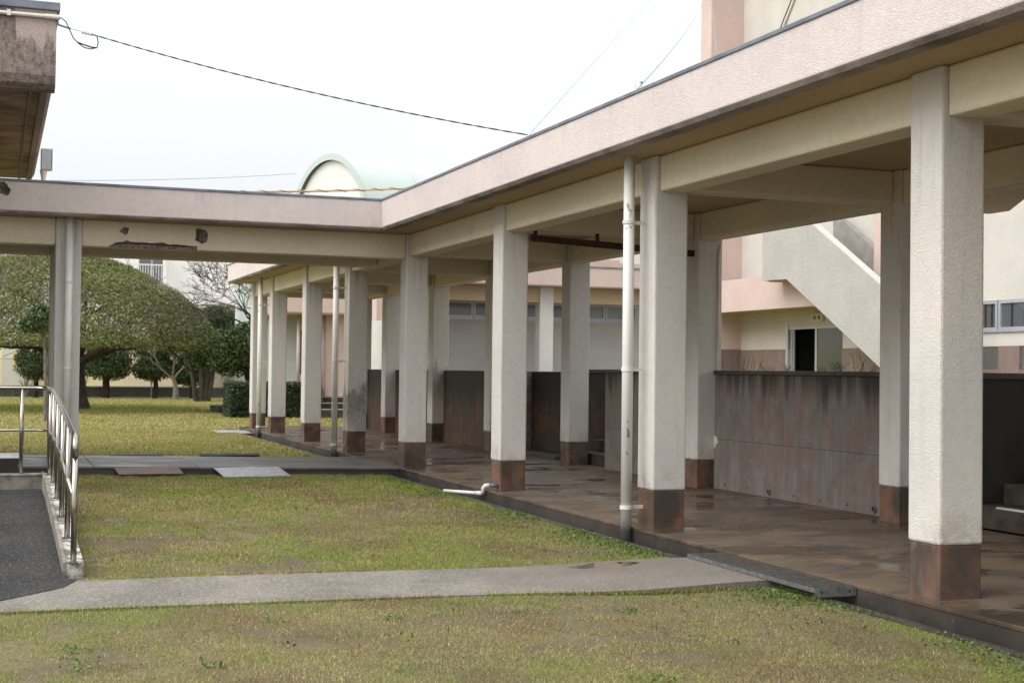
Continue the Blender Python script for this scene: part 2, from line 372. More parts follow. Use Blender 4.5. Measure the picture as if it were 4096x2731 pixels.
# ------------------------------------------------------------------ layout numbers
ROWS = [3.25, 7.35, 11.43, 15.5, 19.59, 23.1, 26.6, 30.08, 32.44]
IROWS = [3.1, 7.17, 11.25, 15.33, 19.42, 22.97, 26.4, 29.95, 32.44]
X0, X1, CW = 5.536, 8.01, .33
ZS, ZT, ZB = 3.34, 3.745, 3.02
def rise(x): return .016*np.clip(5.42-np.asarray(x, float), 0, 7)
def gz(x, y):
    x = np.asarray(x, float); y = np.asarray(y, float)
    return -.1+rise(x)*sstep(y, 11, 19)*(1-sstep(y, 26, 38))*.85+.012*(vnoise(x, y, .7, 5)-.5)*(x < 5.0)

# ------------------------------------------------------------------ ground, channel, floors, path
def ground():
    xs = np.concatenate([[-300, -60, -20], np.arange(-10, 5.1, .5), [5.16]]); ys = np.concatenate([[-60, -10], np.arange(-2, 48, .6), [48.]])
    X, Y = np.meshgrid(xs, ys, indexing='ij'); Z = gz(X, Y)
    Z[-1,:] = -.1; Z[:, 0] = -.1; Z[:2,:] = -.1; Z[:, -1] = -.1
    V = np.stack([X, Y, Z], -1).reshape(-1,3); ny = len(ys)
    i, j = np.meshgrid(np.arange(len(xs)-1), np.arange(ny-1), indexing='ij'); a = (i*ny+j).ravel()
    F = np.stack([a, a+ny, a+ny+1, a+1], 1)
    ex = np.array([(5.46,-60,-.1),(300,-60,-.1),(300,34,-.1),(5.46,34,-.1),(5.16,34,-.1),(5.46,34,-.1),(300,34,-.1),(300,48,-.1),(5.16,48,-.1),
                   (-300,48,-.1),(300,48,-.1),(300,600,-.1),(-300,600,-.1)], float)
    n = len(V); V = np.concatenate([V, ex])
    F = np.concatenate([F, np.array([[n,n+1,n+2,n+3],[n+4,n+6,n+7,n+8],[n+9,n+10,n+11,n+12]])])
    o = faces_np('lawn_ground', V, F, 'soil'); o['kind'] = 'structure'
    return o
ground()
ch = MB()
ch.prism([(5.155,-.36),(5.155,-.092),(5.262,-.094),(5.275,-.1),(5.275,-.30),(5.43,-.30),(5.43,-.36)], -8, 34, 'y')
obj('drain_channel', ch, 'kerb', kind='structure')
# main floor: core + panels with open joints
wf = box('walkway_floor', 'kerb', None, 5.432, 8.45, -6, 33.4, -.36, -.028, kind='structure')
ysplit = [-6, 1.2, 5.3, 9.35, 13.45, 17.5, 20.6, 24.9, 28.4, 31.3, 33.4]
for a, b in zip(ysplit[:-1], ysplit[1:]):
    box('floor_panel', 'floor', wf, 5.42, 6.02, a+.005, b-.005, -.03, 0, .006)
    box('floor_panel', 'floor', wf, 6.03, 8.50, a+.005, b-.005, -.03, 0, .004)
box('kerb_face', 'kerb', wf, 5.421, 5.433, -6, 33.4, -.30, -.0305)
# crossing floor, rising a little to the left
def xslab(x0, x1, y0, y1, zb, zt0):
    f = lambda x: float(rise(x))
    return MB().hexa([(x0,y0,zb),(x1,y0,zb),(x1,y1,zb),(x0,y1,zb)], [(x0,y0,f(x0)+zt0),(x1,y0,f(x1)+zt0),(x1,y1,f(x1)+zt0),(x0,y1,f(x0)+zt0)])
xf = obj('crossing_floor', xslab(-1.6, 5.418, 19.40, 21.84, -.36, -.03), 'kerb', kind='structure')
xp = [-1.6, .2, 1.25, 2.62, 3.45, 4.35, 5.418]
for k, (a, b) in enumerate(zip(xp[:-1], xp[1:])):
    f = lambda x: float(rise(x))
    y0, y1 = 19.385, 21.86
    if k == 0:   # an open joint runs along the left panels
        spl = [(y0, 20.35), (20.38, y1)]
    else: spl = [(y0, y1)]
    for (p0, p1) in spl:
        mb = MB().hexa([(a+.004,p0,f(a)-.03),(b-.004,p0,f(b)-.03),(b-.004,p1,f(b)-.03),(a+.004,p1,f(a)-.03)],
                       [(a+.004,p0,f(a)),(b-.004,p0,f(b)),(b-.004,p1,f(b)),(a+.004,p1,f(a))])
        obj('floor_panel', mb, 'xfloor_pale' if k == 3 else 'xfloor', xf, bevel=.006)
# concrete path
pm = MB()
far = [(-8,10.26),(0.64,10.21),(1.38,10.2),(2.65,10.12),(3.83,10.06),(5.13,9.95),(5.165,9.93)]
near = [(5.165,8.70),(4.24,8.68),(3.37,8.85),(2.33,8.92),(.98,9.0),(.05,9.03),(-8,9.1)]
fx = np.array([q[0] for q in far]); fy = np.array([q[1] for q in far]); nr = near[::-1]; nx_ = np.array([q[0] for q in nr]); ny_ = np.array([q[1] for q in nr])
def pz(x): return -.086+.040*float(sstep(x, 3.6, 5.1))
px = list(np.linspace(-8, 5.165, 40))
for a, b in zip(px[:-1], px[1:]):
    q = [(a, np.interp(a, nx_, ny_)), (b, np.interp(b, nx_, ny_)), (b, np.interp(b, fx, fy)), (a, np.interp(a, fx, fy))]
    n0 = len(pm.v)
    pm.v += [(x, y, pz(x)) for x, y in q]+[(x, y, -.2) for x, y in q]
    pm.f += [(n0,n0+1,n0+2,n0+3), (n0+4,n0+5,n0+1,n0), (n0+3,n0+2,n0+6,n0+7)]
n0 = len(pm.v); pm.v += [(5.165,8.70,pz(5.165)),(5.165,9.93,pz(5.165)),(5.165,9.93,-.2),(5.165,8.70,-.2)]; pm.f.append((n0,n0+1,n0+2,n0+3))
obj('concrete_path', pm, 'path', kind='structure')
# asphalt ramp
am = MB()
edge = [(.57,10.24),(.45,9.9),(.3,9.72),(.06,9.45),(-.5,9.2),(-3.2,9.12)]
vs = [(-3.2,9.12,-.082),(-.5,9.2,-.082),(.06,9.45,-.082),(.3,9.72,-.082),(.45,9.9,-.082),(.57,10.24,-.082),(.49,10.3,-.081),(-3.2,10.3,-.081),
      (-3.2,14.4,.115),(.49,14.4,.115),(-3.2,15.42,.115),(.49,15.42,.115)]
am.add(vs, [(0,1,2,3,4,5,6,7),(7,6,9,8),(8,9,11,10)]); obj('asphalt_ramp', am, 'asphalt', kind='structure')

# ------------------------------------------------------------------ covered walkway
WK = thing('covered_walkway', 'long flat-roofed covered walkway on square columns, running from right front into the distance', 'covered walkway', (6.9, 15, 0))
def column_mesh(w_, z0, z1): return MB().box(-w_/2, w_/2, -w_/2, w_/2, z0, z1)
proto = None
def make_column(parent, x, y, mat='cream', label=None, ztop=ZS+.006):
    """front-left corner at x, y"""
    cx, cy = x+CW/2, y+CW/2
    c = obj('column', MB().box(cx-CW/2, cx+CW/2, cy-CW/2, cy+CW/2, .34, ztop), mat, parent, origin=(cx,cy,.34), bevel=.018)
    q = CW/2-.007
    obj('plinth', MB().box(cx-q, cx+q, cy-q, cy+q, -.02, .342), 'plinth', c, origin=(cx,cy,0), bevel=.012)
    if label: c['label'] = label
    return c
cols = {}
first = make_column(WK, X0, ROWS[0]); shared = {}
def copy_column(parent, x, y, mat='cream', label=None):
    c = first.copy(); S.collection.objects.link(c); c.parent = parent
    c.location = Vector((x+CW/2, y+CW/2, .34))-wloc(parent)
    if mat != 'cream':
        c.data = shared.setdefault(mat, first.data.copy()); c.data.materials[0] = M[mat]
    p = first.children[0].copy(); S.collection.objects.link(p); p.parent = c
    if label: c['label'] = label
    return c
for y in ROWS[1:]:
    st = abs(y-23.1) < .01
    copy_column(WK, X0, y, 'cream_stained' if st else 'cream', 'column with black mould over its lower half' if st else None)
for y in IROWS:
    sm = abs(y-26.4) < .01
    copy_column(WK, X1, y, 'cream_smudged' if sm else 'cream', 'column with a grey smudge above its plinth' if sm else None)
def fascia_prof(x, sgn):  # profile in (x, z): outer face at x, thickness towards sgn
    return [(x,ZT),(x,ZS+.035),(x+sgn*.03,ZS),(x+sgn*.16,ZS),(x+sgn*.16,ZT)]
def fascia_run(parent, x, sgn, a, b, axis, cap=True, mat='pink'):
    obj('fascia', MB().prism(fascia_prof(x, sgn), a, b, axis), mat, parent)
    if cap:
        e = .012 if True else 0
        x0_, x1_ = sorted((x-sgn*e, x+sgn*.17))
        mb = MB().prism([(x0_,ZT+.001),(x1_,ZT+.001),(x1_,ZT+.036),(x0_,ZT+.036)], a-(.0 if axis=='y' else 0), b, axis)
        obj('roof_cap', mb, 'cap', parent, bevel=.006)
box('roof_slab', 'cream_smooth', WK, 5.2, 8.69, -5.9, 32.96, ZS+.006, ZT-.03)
fascia_run(WK, 5.05, 1, -6, 19.19, 'y'); fascia_run(WK, 5.05, 1, 22.08, 33.1, 'y'); fascia_run(WK, 8.84, -1, -6, 33.1, 'y')
fascia_run(WK, 33.1, -1, 5.212, 8.678, 'x')
# beams with chamfered arrises
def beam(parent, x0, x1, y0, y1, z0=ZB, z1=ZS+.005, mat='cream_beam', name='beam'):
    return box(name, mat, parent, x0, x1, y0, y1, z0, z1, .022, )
for rows, xa, xb in ((ROWS, X0+.042, X0+CW-.012), (IROWS, X1+.02, X1+CW-.012)):
    ends = [-5.9]+rows
    prev = -5.9
    for y in rows:
        if y-prev > .05: beam(WK, xa, xb, prev, y-.0 if False else y, ZB)
        prev = y+CW
for yo, yi in zip(ROWS, IROWS):
    ya = (yo+yi)/2
    if yo == 32.44: ya = 32.44
    beam(WK, X0+CW, X1, ya+.02, ya+.30, ZB+.012)
# rusty rail hung under the transverse beam by the third column
rr_ = obj('hanging_rail', MB().hexa([(5.87,15.42,2.915),(8.0,15.42,2.815),(8.0,15.48,2.815),(5.87,15.48,2.915)], [(5.87,15.42,2.99),(8.0,15.42,2.89),(8.0,15.48,2.89),(5.87,15.48,2.99)]), 'rust', WK)
for x in (5.93, 6.72, 7.6): box('hanger', 'rust', rr_, x-.02, x+.02, 15.435, 15.465, 2.98-.047*(x-5.93), 3.04)
# downpipes
def downpipe(parent, x, y, z0, brackets, tox, toy):
    d = obj('downpipe', MB().tube([(x,y,z0),(x,y,ZS+.01)], .05, 20), 'white_pipe_chipped' if x > 5 else 'white_pipe', parent, smooth=False)
    d.data.shade_smooth()
    for z in brackets:
        mb = MB().tube([(x,y,z-.016),(x,y,z+.016)], .0575, 20)
        if tox: mb.box(x+.045, tox+.002, y+toy-.004, y+toy+.004, z-.016, z+.016)
        obj('pipe_band', mb, 'white_pipe', d)
    return d
downpipe(WK, 5.36, 11.61, -.13, (.18, 1.42, 2.75), 5.54, .03)
downpipe(WK, 5.36, 23.28, -.16, (.12, 1.52, 2.75), 5.54, .0)
downpipe(WK, 5.36, 30.5, -.2, (.12, 1.52, 2.75), 5.54, .0)
# conduit and socket on the inner column
cdt = obj('conduit', MB().tube([(8.285,15.318,.60),(8.285,15.318,2.85),(8.31,15.33,2.95),(8.335,15.35,3.01)], .013, 8), 'lit_lamp', WK)
obj('conduit_clip', MB().box(8.262,8.308,15.30,15.332,1.285,1.31), 'lit_lamp', cdt)
sk = obj('weatherproof_socket', MB().prism([(15.33,.49),(15.30,.49),(15.285,.52),(15.24,.555),(15.27,.625),(15.33,.63)], 8.245, 8.335, 'x'), 'lit_lamp', WK, bevel=.004)
# crossing walkway
XW = thing('crossing_walkway', 'short pink-fascia covered walkway crossing to the left, with broken concrete patches on its beam', 'covered walkway', (2.5, 20.6, 0))
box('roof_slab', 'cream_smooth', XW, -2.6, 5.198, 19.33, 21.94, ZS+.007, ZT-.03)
fascia_run(XW, 19.19, 1, -2.7, 5.049, 'x'); fascia_run(XW, 22.08, -1, -2.7, 5.049, 'x')
for y in (19.59, 21.35): copy_column(XW, .725, y)
zb2 = 2.985
fb = beam(XW, .725+CW, X0, 19.625, 19.90, zb2)
beam(XW, -2.7, .725, 19.625, 19.90, zb2); beam(XW, .725+CW, X0+.03, 21.39, 21.66, zb2); beam(XW, -2.7, .725, 21.39, 21.66, zb2)
beam(XW, .76, 1.03, 19.92, 21.35, zb2+.02)
downpipe(XW, .895, 19.50, .03, (1.36, 2.5), 0, 0)
def carve(o, polys, axis_y0, axis_y1):
    """cut irregular prisms (x,z outline) into a part and keep the result as plain mesh"""
    cut = MB()
    for p in polys: cut.prism(p, axis_y0, axis_y1, 'y')
    c = obj('cutter', cut, 'spall')
    bev = [m for m in o.modifiers if m.type == 'BEVEL']
    md = o.modifiers.new('cut', 'BOOLEAN'); md.object = c; md.operation = 'DIFFERENCE'; md.solver = 'EXACT'
    dg = bpy.context.evaluated_depsgraph_get(); me = bpy.data.meshes.new_from_object(o.evaluated_get(dg))
    o.modifiers.clear(); o.data = me
    bpy.data.objects.remove(c)
def ragged(poly, amp, n=5):
    out_ = []
    for i, a in enumerate(poly):
        b = poly[(i+1) % len(poly)]
        for k in range(n):
            t = k/n; out_.append((a[0]+(b[0]-a[0])*t+random.uniform(-amp, amp), a[1]+(b[1]-a[1])*t+random.uniform(-amp, amp)))
    return out_
sp = [[(1.41,2.97),(1.41,3.0),(1.49,3.05),(1.56,3.06),(1.63,3.09),(1.69,3.07),(1.83,3.07),(1.98,3.06),(2.12,3.08),(2.19,3.05),(2.29,3.06),(2.40,3.05),(2.57,3.04),(2.57,2.97)],
      [(1.54,3.2),(1.6,3.26),(1.66,3.26),(1.65,3.18),(1.62,3.15)],
      [(2.54,3.13),(2.55,3.27),(2.59,3.3),(2.69,3.27),(2.72,3.22),(2.70,3.11),(2.63,3.08)]]
sp = [ragged(p, .006, 3) for p in sp]; sp[0] = [(x, max(z, 2.9) if z > 2.985 else 2.9) for x, z in sp[0]]
carve(fb, sp, 19.5, 19.655)
def rough_patch(parent, poly, y, depth=.012, name='spalled_patch', zmin=None):
    xs = [q[0] for q in poly]; zs = [q[1] for q in poly]
    x0, x1, z0, z1 = min(xs)-.01, max(xs)+.01, max(min(zs)-.01, zmin or -9), max(zs)+.01
    nx, nz = max(4, int((x1-x0)/.025)), max(4, int((z1-z0)/.02)); mb = MB(); g = []
    for i in range(nx+1):
        for j in range(nz+1): mb.v.append((x0+(x1-x0)*i/nx, y+random.uniform(0, depth), z0+(z1-z0)*j/nz))
    for i in range(nx):
        for j in range(nz):
            a = i*(nz+1)+j; mb.f.append((a, a+nz+1, a+nz+2, a+1))
    return obj(name, mb, 'spall', parent)
for p in sp: rough_patch(fb, p, 19.642, .012, zmin=2.986)
hole = ragged([(-.1,3.70),(.02,3.735),(.07,3.735),(.11,3.69),(.155,3.64),(.12,3.565),(.08,3.56),(.02,3.59),(-.1,3.60)], .006, 3)
ffront = [c for c in XW.children if c.name.startswith('fascia')][0]
carve(ffront, [hole], 19.1, 19.26); obj('rebar', MB().tube([(2.585,19.640,3.13),(2.58,19.638,3.27)], .009, 6), 'rust', fb)
obj('rebar', MB().tube([(1.50,19.640,3.045),(1.9,19.641,3.05),(2.5,19.640,3.035)], .007, 6), 'rust', fb)
rough_patch(ffront, hole, 19.235, .02, 'broken_hole')
# stair-side canopy, dark edge beyond the inner row
CN = thing('stair_canopy', 'flat canopy edge over the dark steps behind the nearest column', 'canopy', (10, 9, 3.34))
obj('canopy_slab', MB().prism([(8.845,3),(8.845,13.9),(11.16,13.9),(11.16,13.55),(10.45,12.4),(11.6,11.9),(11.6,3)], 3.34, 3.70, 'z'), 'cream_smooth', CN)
box('canopy_post', 'cream', CN, 11.2, 11.5, 4.0, 4.3, 1.3, 3.34)

# ------------------------------------------------------------------ retaining walls and steps
def panel_wall(name, label, x, y0, y1, ztop, mat, ny, holes=(), pipes=(), coping=True, zsplit=.6):
    t = thing(name, label, 'retaining wall', (x+.1, (y0+y1)/2, 0))
    box('wall_core', mat, t, x+.02, x+.22, y0+.01, y1-.01, -.05, ztop-.05)
    ys = np.linspace(y0, y1, ny+1)
    for a, b in zip(ys[:-1], ys[1:]):
        box('wall_panel', mat, t, x, x+.0205, a+.002, b-.002, -.03, zsplit-.002); box('wall_panel', mat, t, x, x+.0205, a+.002, b-.002, zsplit+.002, ztop-.052)
    if coping: box('coping', 'kerb', t, x-.022, x+.30, y0, y1, ztop-.05, ztop, .006)
    for y in holes: obj('weep_hole', MB().tube([(x-.002,y,.062),(x+.004,y,.062)], .013, 10), 'black', t)
    for y in pipes:
        p = obj('drain_pipe', MB().tube([(x-.02,y,.065),(x+.01,y,.065)], .036, 16), 'aged', t)
        obj('pipe_bore', MB().tube([(x-.0215,y,.065),(x-.0195,y,.065)], .027, 14), 'black', p)
    return t
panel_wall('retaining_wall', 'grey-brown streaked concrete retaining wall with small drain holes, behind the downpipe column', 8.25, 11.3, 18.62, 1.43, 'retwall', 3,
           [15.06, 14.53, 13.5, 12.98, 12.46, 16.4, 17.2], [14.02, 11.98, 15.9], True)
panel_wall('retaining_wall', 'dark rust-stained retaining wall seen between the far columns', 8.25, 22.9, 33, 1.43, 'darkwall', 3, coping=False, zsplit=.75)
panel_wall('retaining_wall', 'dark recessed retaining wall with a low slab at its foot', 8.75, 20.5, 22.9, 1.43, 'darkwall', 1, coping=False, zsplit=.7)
def return_wall(label, x0, x1, y0, y1, zt, mat='darkwall'):
    t = thing('return_wall', label, 'retaining wall', ((x0+x1)/2, y0, 0))
    box('wall_core', mat, t, x0, x1, y0, y1, -.05, zt-.06); box('coping', 'kerb', t, x0, x1, y0-.02, y1, zt-.06, zt, .006)
return_wall('near-black wall beside the dark steps behind the nearest column', 8.36, 13, 11.02, 11.28, 1.43, 'near_black')
return_wall('dark wall along the narrow steps between the inner columns', 8.76, 12, 20.3, 20.49, 1.43)
tag(box('foot_slab', 'kerb', None, 8.28, 8.745, 20.6, 22.85, -.05, .07, .008), 'low dark slab at the foot of the recessed wall', 'slab')
def steps(label, xs, y0, y1, rise_, nos, ny0):
    t = thing('stone_steps', label, 'steps', (xs[0], (y0+y1)/2, 0))
    for k, x in enumerate(xs):
        s_ = box('step', 'step', t, x, 12.0 if k == len(xs)-1 else xs[k+1]+.05 if False else 12.0-.001*k, y0, y1, k*rise_-(.02 if k == 0 else 0), (k+1)*rise_, .008)
        if k < nos: box('nosing', 'nosing', s_, x-.003, x+.045, y0, ny0-k*.15, (k+1)*rise_-.012, (k+1)*rise_+.004)
    return t
steps('dark wet steps rising behind the nearest column, white nosings on the lower two', [8.70, 9.02, 9.36, 9.7, 10.04, 10.38, 10.72], 6.0, 11.015, .19, 2, 10.72)
steps('narrow dark steps between the grey-brown wall and the inner column', [8.42, 8.74, 9.06, 9.38, 9.7, 10.02, 10.34, 10.66], 18.63, 20.295, .172, 0, 0)
tr = MB()
for (a, b, c, d) in ((8.46,60,11.29,18.625),(12.01,60,18.625,20.49),(8.98,60,20.5,33),(12.01,60,4,11.29),(8.47,8.98,22.95,33)): tr.box(a,b,c,d,-.3,1.385)
obj('terrace', tr, 'aged', kind='structure')

# ------------------------------------------------------------------ grate, pipe, plates, bench, handrail
GR = thing('drain_grate', 'galvanised steel drain grate bridging the channel at the path end', 'grate', (5.28, 9.0, -.03))
gx0, gx1, gy0, gy1, gt = 5.10, 5.415, 8.07, 9.90, -.012
M['grate_bar'] = simple('grate_bar_steel', (.24, .24, .235), .5, .7, .3, 30.)
fr = MB().box(gx0,gx1,gy0,gy0+.006,gt-.06,gt-.001).box(gx0,gx1,gy1-.006,gy1,gt-.06,gt-.001).box(gx0,gx0+.006,gy0+.0061,gy1-.0061,gt-.03,gt-.001).box(gx1-.006,gx1,gy0+.0061,gy1-.0061,gt-.05,gt-.001)
obj('frame', fr, 'grate_bar', GR)
for x in (gx0+.05, gx1-.05): obj('bolt_hole', MB().tube([(x,gy0-.001,gt-.028),(x,gy0+.002,gt-.028)], .009, 10), 'black', GR)
nb = 62; bar0 = None
for k in range(nb):
    y = gy0+.03+(gy1-gy0-.06)*k/(nb-1)
    if bar0 is None: bar0 = box('grate_bar', 'grate_bar', GR, gx0+.0065, gx1-.0065, y-.0035, y+.0035, gt-.035, gt)
    else:
        b_ = bar0.copy(); S.collection.objects.link(b_); b_.location.y = bar0.location.y+(y-(gy0+.03))
for k in range(6):
    x = gx0+.02+(gx1-gx0-.04)*k/5
    box('bearing_bar', 'steel', GR, x-.004, x+.004, gy0+.0062, gy1-.0062, gt-.016, gt+.003)
PV = thing('drain_pipe', 'white plastic drain pipe with an elbow lying on the grass by a column', 'pipe', (5.4, 15.6, -.05))
obj('pipe', MB().tube([(5.12,16.32,-.062),(5.36,15.72,-.045)], .021, 12), 'white_pipe', PV).data.shade_smooth()
obj('elbow', MB().tube([(5.34,15.77,-.046),(5.375,15.68,-.043),(5.388,15.64,-.02),(5.385,15.63,.02),(5.40,15.61,.05),(5.45,15.59,.055)], .028, 12), 'white_pipe', PV).data.shade_smooth()
obj('stub', MB().tube([(5.44,15.595,.055),(5.545,15.565,.055)], .021, 12), simple('blue_grey_pipe', (.08,.14,.24), .4), PV).data.shade_smooth()
def tread_plate(label, x0, x1, ya, za, yb, zb_, mat, sk=0.04, n=6):
    t = obj('ramp_plate', MB().hexa([(x0+sk,yb,zb_-.012),(x1+sk,yb,zb_-.012),(x1,ya,za-.012),(x0,ya,za-.012)], [(x0+sk,yb,zb_),(x1+sk,yb,zb_),(x1,ya,za),(x0,ya,za)]), mat)
    st = MB()
    for i in range(18):
        for j in range(n):
            u_, v_ = (i+.5)/18, (j+.5)/n; x = x0+(x1-x0)*u_+sk*(1-v_); y = yb+(ya-yb)*v_; z = zb_+(za-zb_)*v_+.001
            d = .016*(1 if (i+j) % 2 else -1)
            st.add([(x-.016,y-d-.004,z-.001),(x+.016,y+d-.004,z-.001),(x+.016,y+d+.004,z+.003),(x-.016,y-d+.004,z+.003)], [(0,1,2,3)])
    obj('tread_pattern', st, mat, t, kind='stuff')
    return tag(t, label, 'metal plate')
tread_plate('red-brown tread plate sloping from the kerb to the grass', 1.50, 2.33, 19.40, .055, 19.08, -.015, 'redplate')
tread_plate('pale grey tread plate sloping from the kerb to the grass', 2.80, 3.69, 19.40, .036, 18.86, -.05, 'greyplate', .07)
for x0_, x1_, lb in ((1.62, 2.40, 'thin dark plate at the back kerb behind the red-brown plate'), (2.95, 3.85, 'thin dark plate at the back kerb behind the pale grey plate')):
    tag(obj('kerb_plate', MB().hexa([(x0_,21.80,.045),(x1_,21.80,.045),(x1_,22.2,-.06),(x0_,22.2,-.06)], [(x0_,21.80,.075),(x1_,21.80,.075),(x1_,22.2,-.04),(x0_,22.2,-.04)]), 'cap'), lb, 'metal plate')
PIT = tag(obj('drain_pit', MB().box(4.95,5.40,32.6,33.9,-.115,-.088).box(4.95,5.03,32.6,33.9,-.088,-.08), 'black'), 'open dark drain pit in the lawn at the far end of the walkway', 'drain')
for a, b, c, d, lb in ((4.7,5.15,31.9,32.75,'pale steel cover lying at the left of the drain pit'), (5.15,5.6,31.6,32.6,'pale steel cover lying across the drain pit at the downpipe')):
    tag(obj('pit_cover', MB().hexa([(a,c,-.085),(b,c,-.085),(b,d,-.07),(a,d,-.07)], [(a,c,-.07),(b,c,-.07),(b,d,-.05),(a,d,-.05)]), 'greyplate'), lb, 'metal cover')
# ramp kerb, cross wall
RK = thing('ramp_kerb', 'lichen-stained concrete kerb beside the asphalt ramp under the handrail', 'kerb', (.55, 12.9, -.1))
def kz(y): return float(np.interp(y, [10.44,14.3,15.6], [0.0,.262,.268]))
yk = [10.44, 11.4, 12.4, 13.4, 14.3, 15.4, 15.56]
kb = MB(); ki = MB()
for a, b in zip(yk[:-1], yk[1:]):
    kb.hexa([(.502,a,-.2),(.615,a,-.2),(.615,b,-.2),(.502,b,-.2)], [(.502,a,kz(a)),(.615,a,kz(a)),(.615,b,kz(b)),(.502,b,kz(b))])
    ki.hexa([(.475,a,-.2),(.501,a,-.2),(.501,b,-.2),(.475,b,-.2)], [(.475,a,kz(a)+.012),(.501,a,kz(a)+.012),(.501,b,kz(b)+.012),(.475,b,kz(b)+.012)])
def lichen():
    m, nt, b = newmat('lichen_concrete'); p = pos(nt)
    c = mixc(nt, step(nt, noise(nt, p, 7, 6, .6), .42, .6), (.14, .12, .10), (.46, .45, .42))
    setp(nt, b, c, .9, 0, noise(nt, p, 45, 4), .5, .006); return m
M['lichen'] = lichen()
obj('kerb_top', kb, 'lichen', RK); obj('kerb_lip', ki, 'aged', RK)
LW = thing('landing_wall', 'low mossy concrete wall across the end of the asphalt ramp', 'wall', (-1, 15.5, 0))
box('wall_body', 'aged', LW, -3.2, .474, 15.42, 15.56, -.2, .25); box('wall_top', 'aged', LW, -3.2, .474, 15.41, 15.57, .25, .272, .005)
HR = thing('handrail', 'polished stainless handrail stepping down beside the asphalt ramp', 'handrail', (.54, 10.46, 0))
def hz(y): return kz(y)+.885
top = [(-3.2,15.47,1.155),(.40,15.47,1.155),(.475,15.44,1.155),(.52,15.36,1.152),(.535,15.1,1.15),(.538,14.45,1.148),(.54,14.2,hz(14.2)),(.545,10.62,hz(10.62)),(.545,10.5,hz(10.5)-.012),(.545,10.455,hz(10.46)-.05),(.545,10.45,.75)]
obj('top_rail', MB().tube(top, .0225, 14), 'steel', HR).data.shade_smooth()
mid = [(-3.2,15.47,.72),(.42,15.47,.72),(.50,15.43,.72),(.535,15.33,.72),(.538,14.45,.715),(.54,14.2,hz(14.2)-.43),(.545,10.46,hz(10.46)-.43)]
obj('mid_rail', MB().tube(mid, .013, 10), 'steel', HR).data.shade_smooth()
for k, y in enumerate((10.46, 11.42, 12.40, 13.37, 14.33, 15.28)):
    p = obj('post', MB().tube([(.545,y,kz(y)-.01),(.545,y,hz(y)-(.13 if k == 0 else .01))], .021, 14), 'steel', HR); p.data.shade_smooth()
    obj('base_flange', MB().tube([(.545,y,kz(y)-.001),(.545,y,kz(y)+.007)], .036, 16), 'steel', p)
for x in (.27, -.75, -1.8):
    p = obj('post', MB().tube([(x,15.47,.265),(x,15.47,1.15)], .021, 14), 'steel', HR); p.data.shade_smooth()
    obj('base_flange', MB().tube([(x,15.47,.271),(x,15.47,.279)], .036, 16), 'steel', p)
BN = thing('stone_bench', 'low dark bench with a grey ribbed top slab beyond the ramp landing', 'bench', (-.9, 17.3, 0))
box('seat_slab', 'bench', BN, -1.9, .29, 16.95, 17.75, .335, .352, .004)
obj('bench_body', MB().hexa([(-1.85,17.05,-.05),(.20,17.05,-.05),(.20,17.7,-.05),(-1.85,17.7,-.05)], [(-1.9,16.96,.334),(.285,16.96,.334),(.285,17.74,.334),(-1.9,17.74,.334)]), 'bench_dark', BN)
for k in range(5): box('edge_rib', 'bench', BN, .19+k*.018, .20+k*.018, 16.96, 17.74, .352, .357)

# ------------------------------------------------------------------ left building with the deep eave
EB = thing('eave_building', 'building at top left with a deep stained pink eave and grey cap', 'building', (-4, 20, 0))
obj('eave_face', MB().prism([(16.2,5.27),(16.2,4.56),(16.24,4.47),(16.32,4.42),(16.5,4.42),(16.5,5.27)], -9, .565, 'x'), 'pink_eave', EB, smooth=False)
obj('eave_side', MB().prism([(.567,5.27),(.567,4.62),(.55,4.52),(.50,4.44),(.42,4.42),(.42,5.27)], 16.505, 24.5, 'y'), 'pink_eave', EB)
def soffit_mat():
    m, nt, b = newmat('stained_soffit'); p = pos(nt)
    s = noise(nt, vmul(nt, p, (1.0, 1.3, 1)), 1.8, 7, .3); f = noise(nt, p, 1.0, 5)
    c = mixc(nt, step(nt, s, .35, .65), (.15, .095, .06), (.33, .25, .18)); c = mixc(nt, step(nt, f, .5, .7, 0, .7), c, (.08, .06, .045))
    setp(nt, b, c, .85, 0, noise(nt, p, 40, 3), .3, .004); return m
M['soffit'] = soffit_mat()
box('soffit', 'soffit', EB, -9, .419, 16.501, 24.5, 4.45, 4.60); box('drip_strip', 'aged', EB, .30, .33, 16.505, 24.5, 4.43, 4.4495)
box('roof_deck', 'aged', EB, -9, .42, 16.51, 24.5, 4.61, 5.27)
obj('roof_cap', MB().box(-9,.60,16.16,24.5,5.272,5.36), 'cap', EB, bevel=.006)
box('wall', 'pink', EB, -9, -1.5, 18.2, 24.5, -.2, 4.449)
obj('conduit', MB().tube([(-3,16.175,5.20),(.53,16.175,5.20)], .022, 10), 'white_pipe', EB); obj('conduit_clip', MB().box(.05,.09,16.145,16.199,5.17,5.235), 'white_pipe', EB)
obj('conduit_end', MB().tube([(.44,16.175,5.20),(.60,16.175,5.20)], .028, 10), 'white_pipe', EB)
JB = thing('junction_box', 'grey junction box on a stub pole beside the stained eave', 'box', (.63, 21.7, 3.78))
box('box_body', 'alu', JB, .572, .72, 21.65, 21.8, 4.24, 4.555, .012); box('lid', 'alu', JB, .725, .735, 21.645, 21.805, 4.24, 4.555)
obj('pole', MB().tube([(.615,21.72,3.7),(.615,21.72,4.2)], .033, 10), 'white_pipe', JB); obj('collar', MB().tube([(.615,21.72,4.12),(.615,21.72,4.239)], [.034,.055], 10), 'white_pipe', JB)

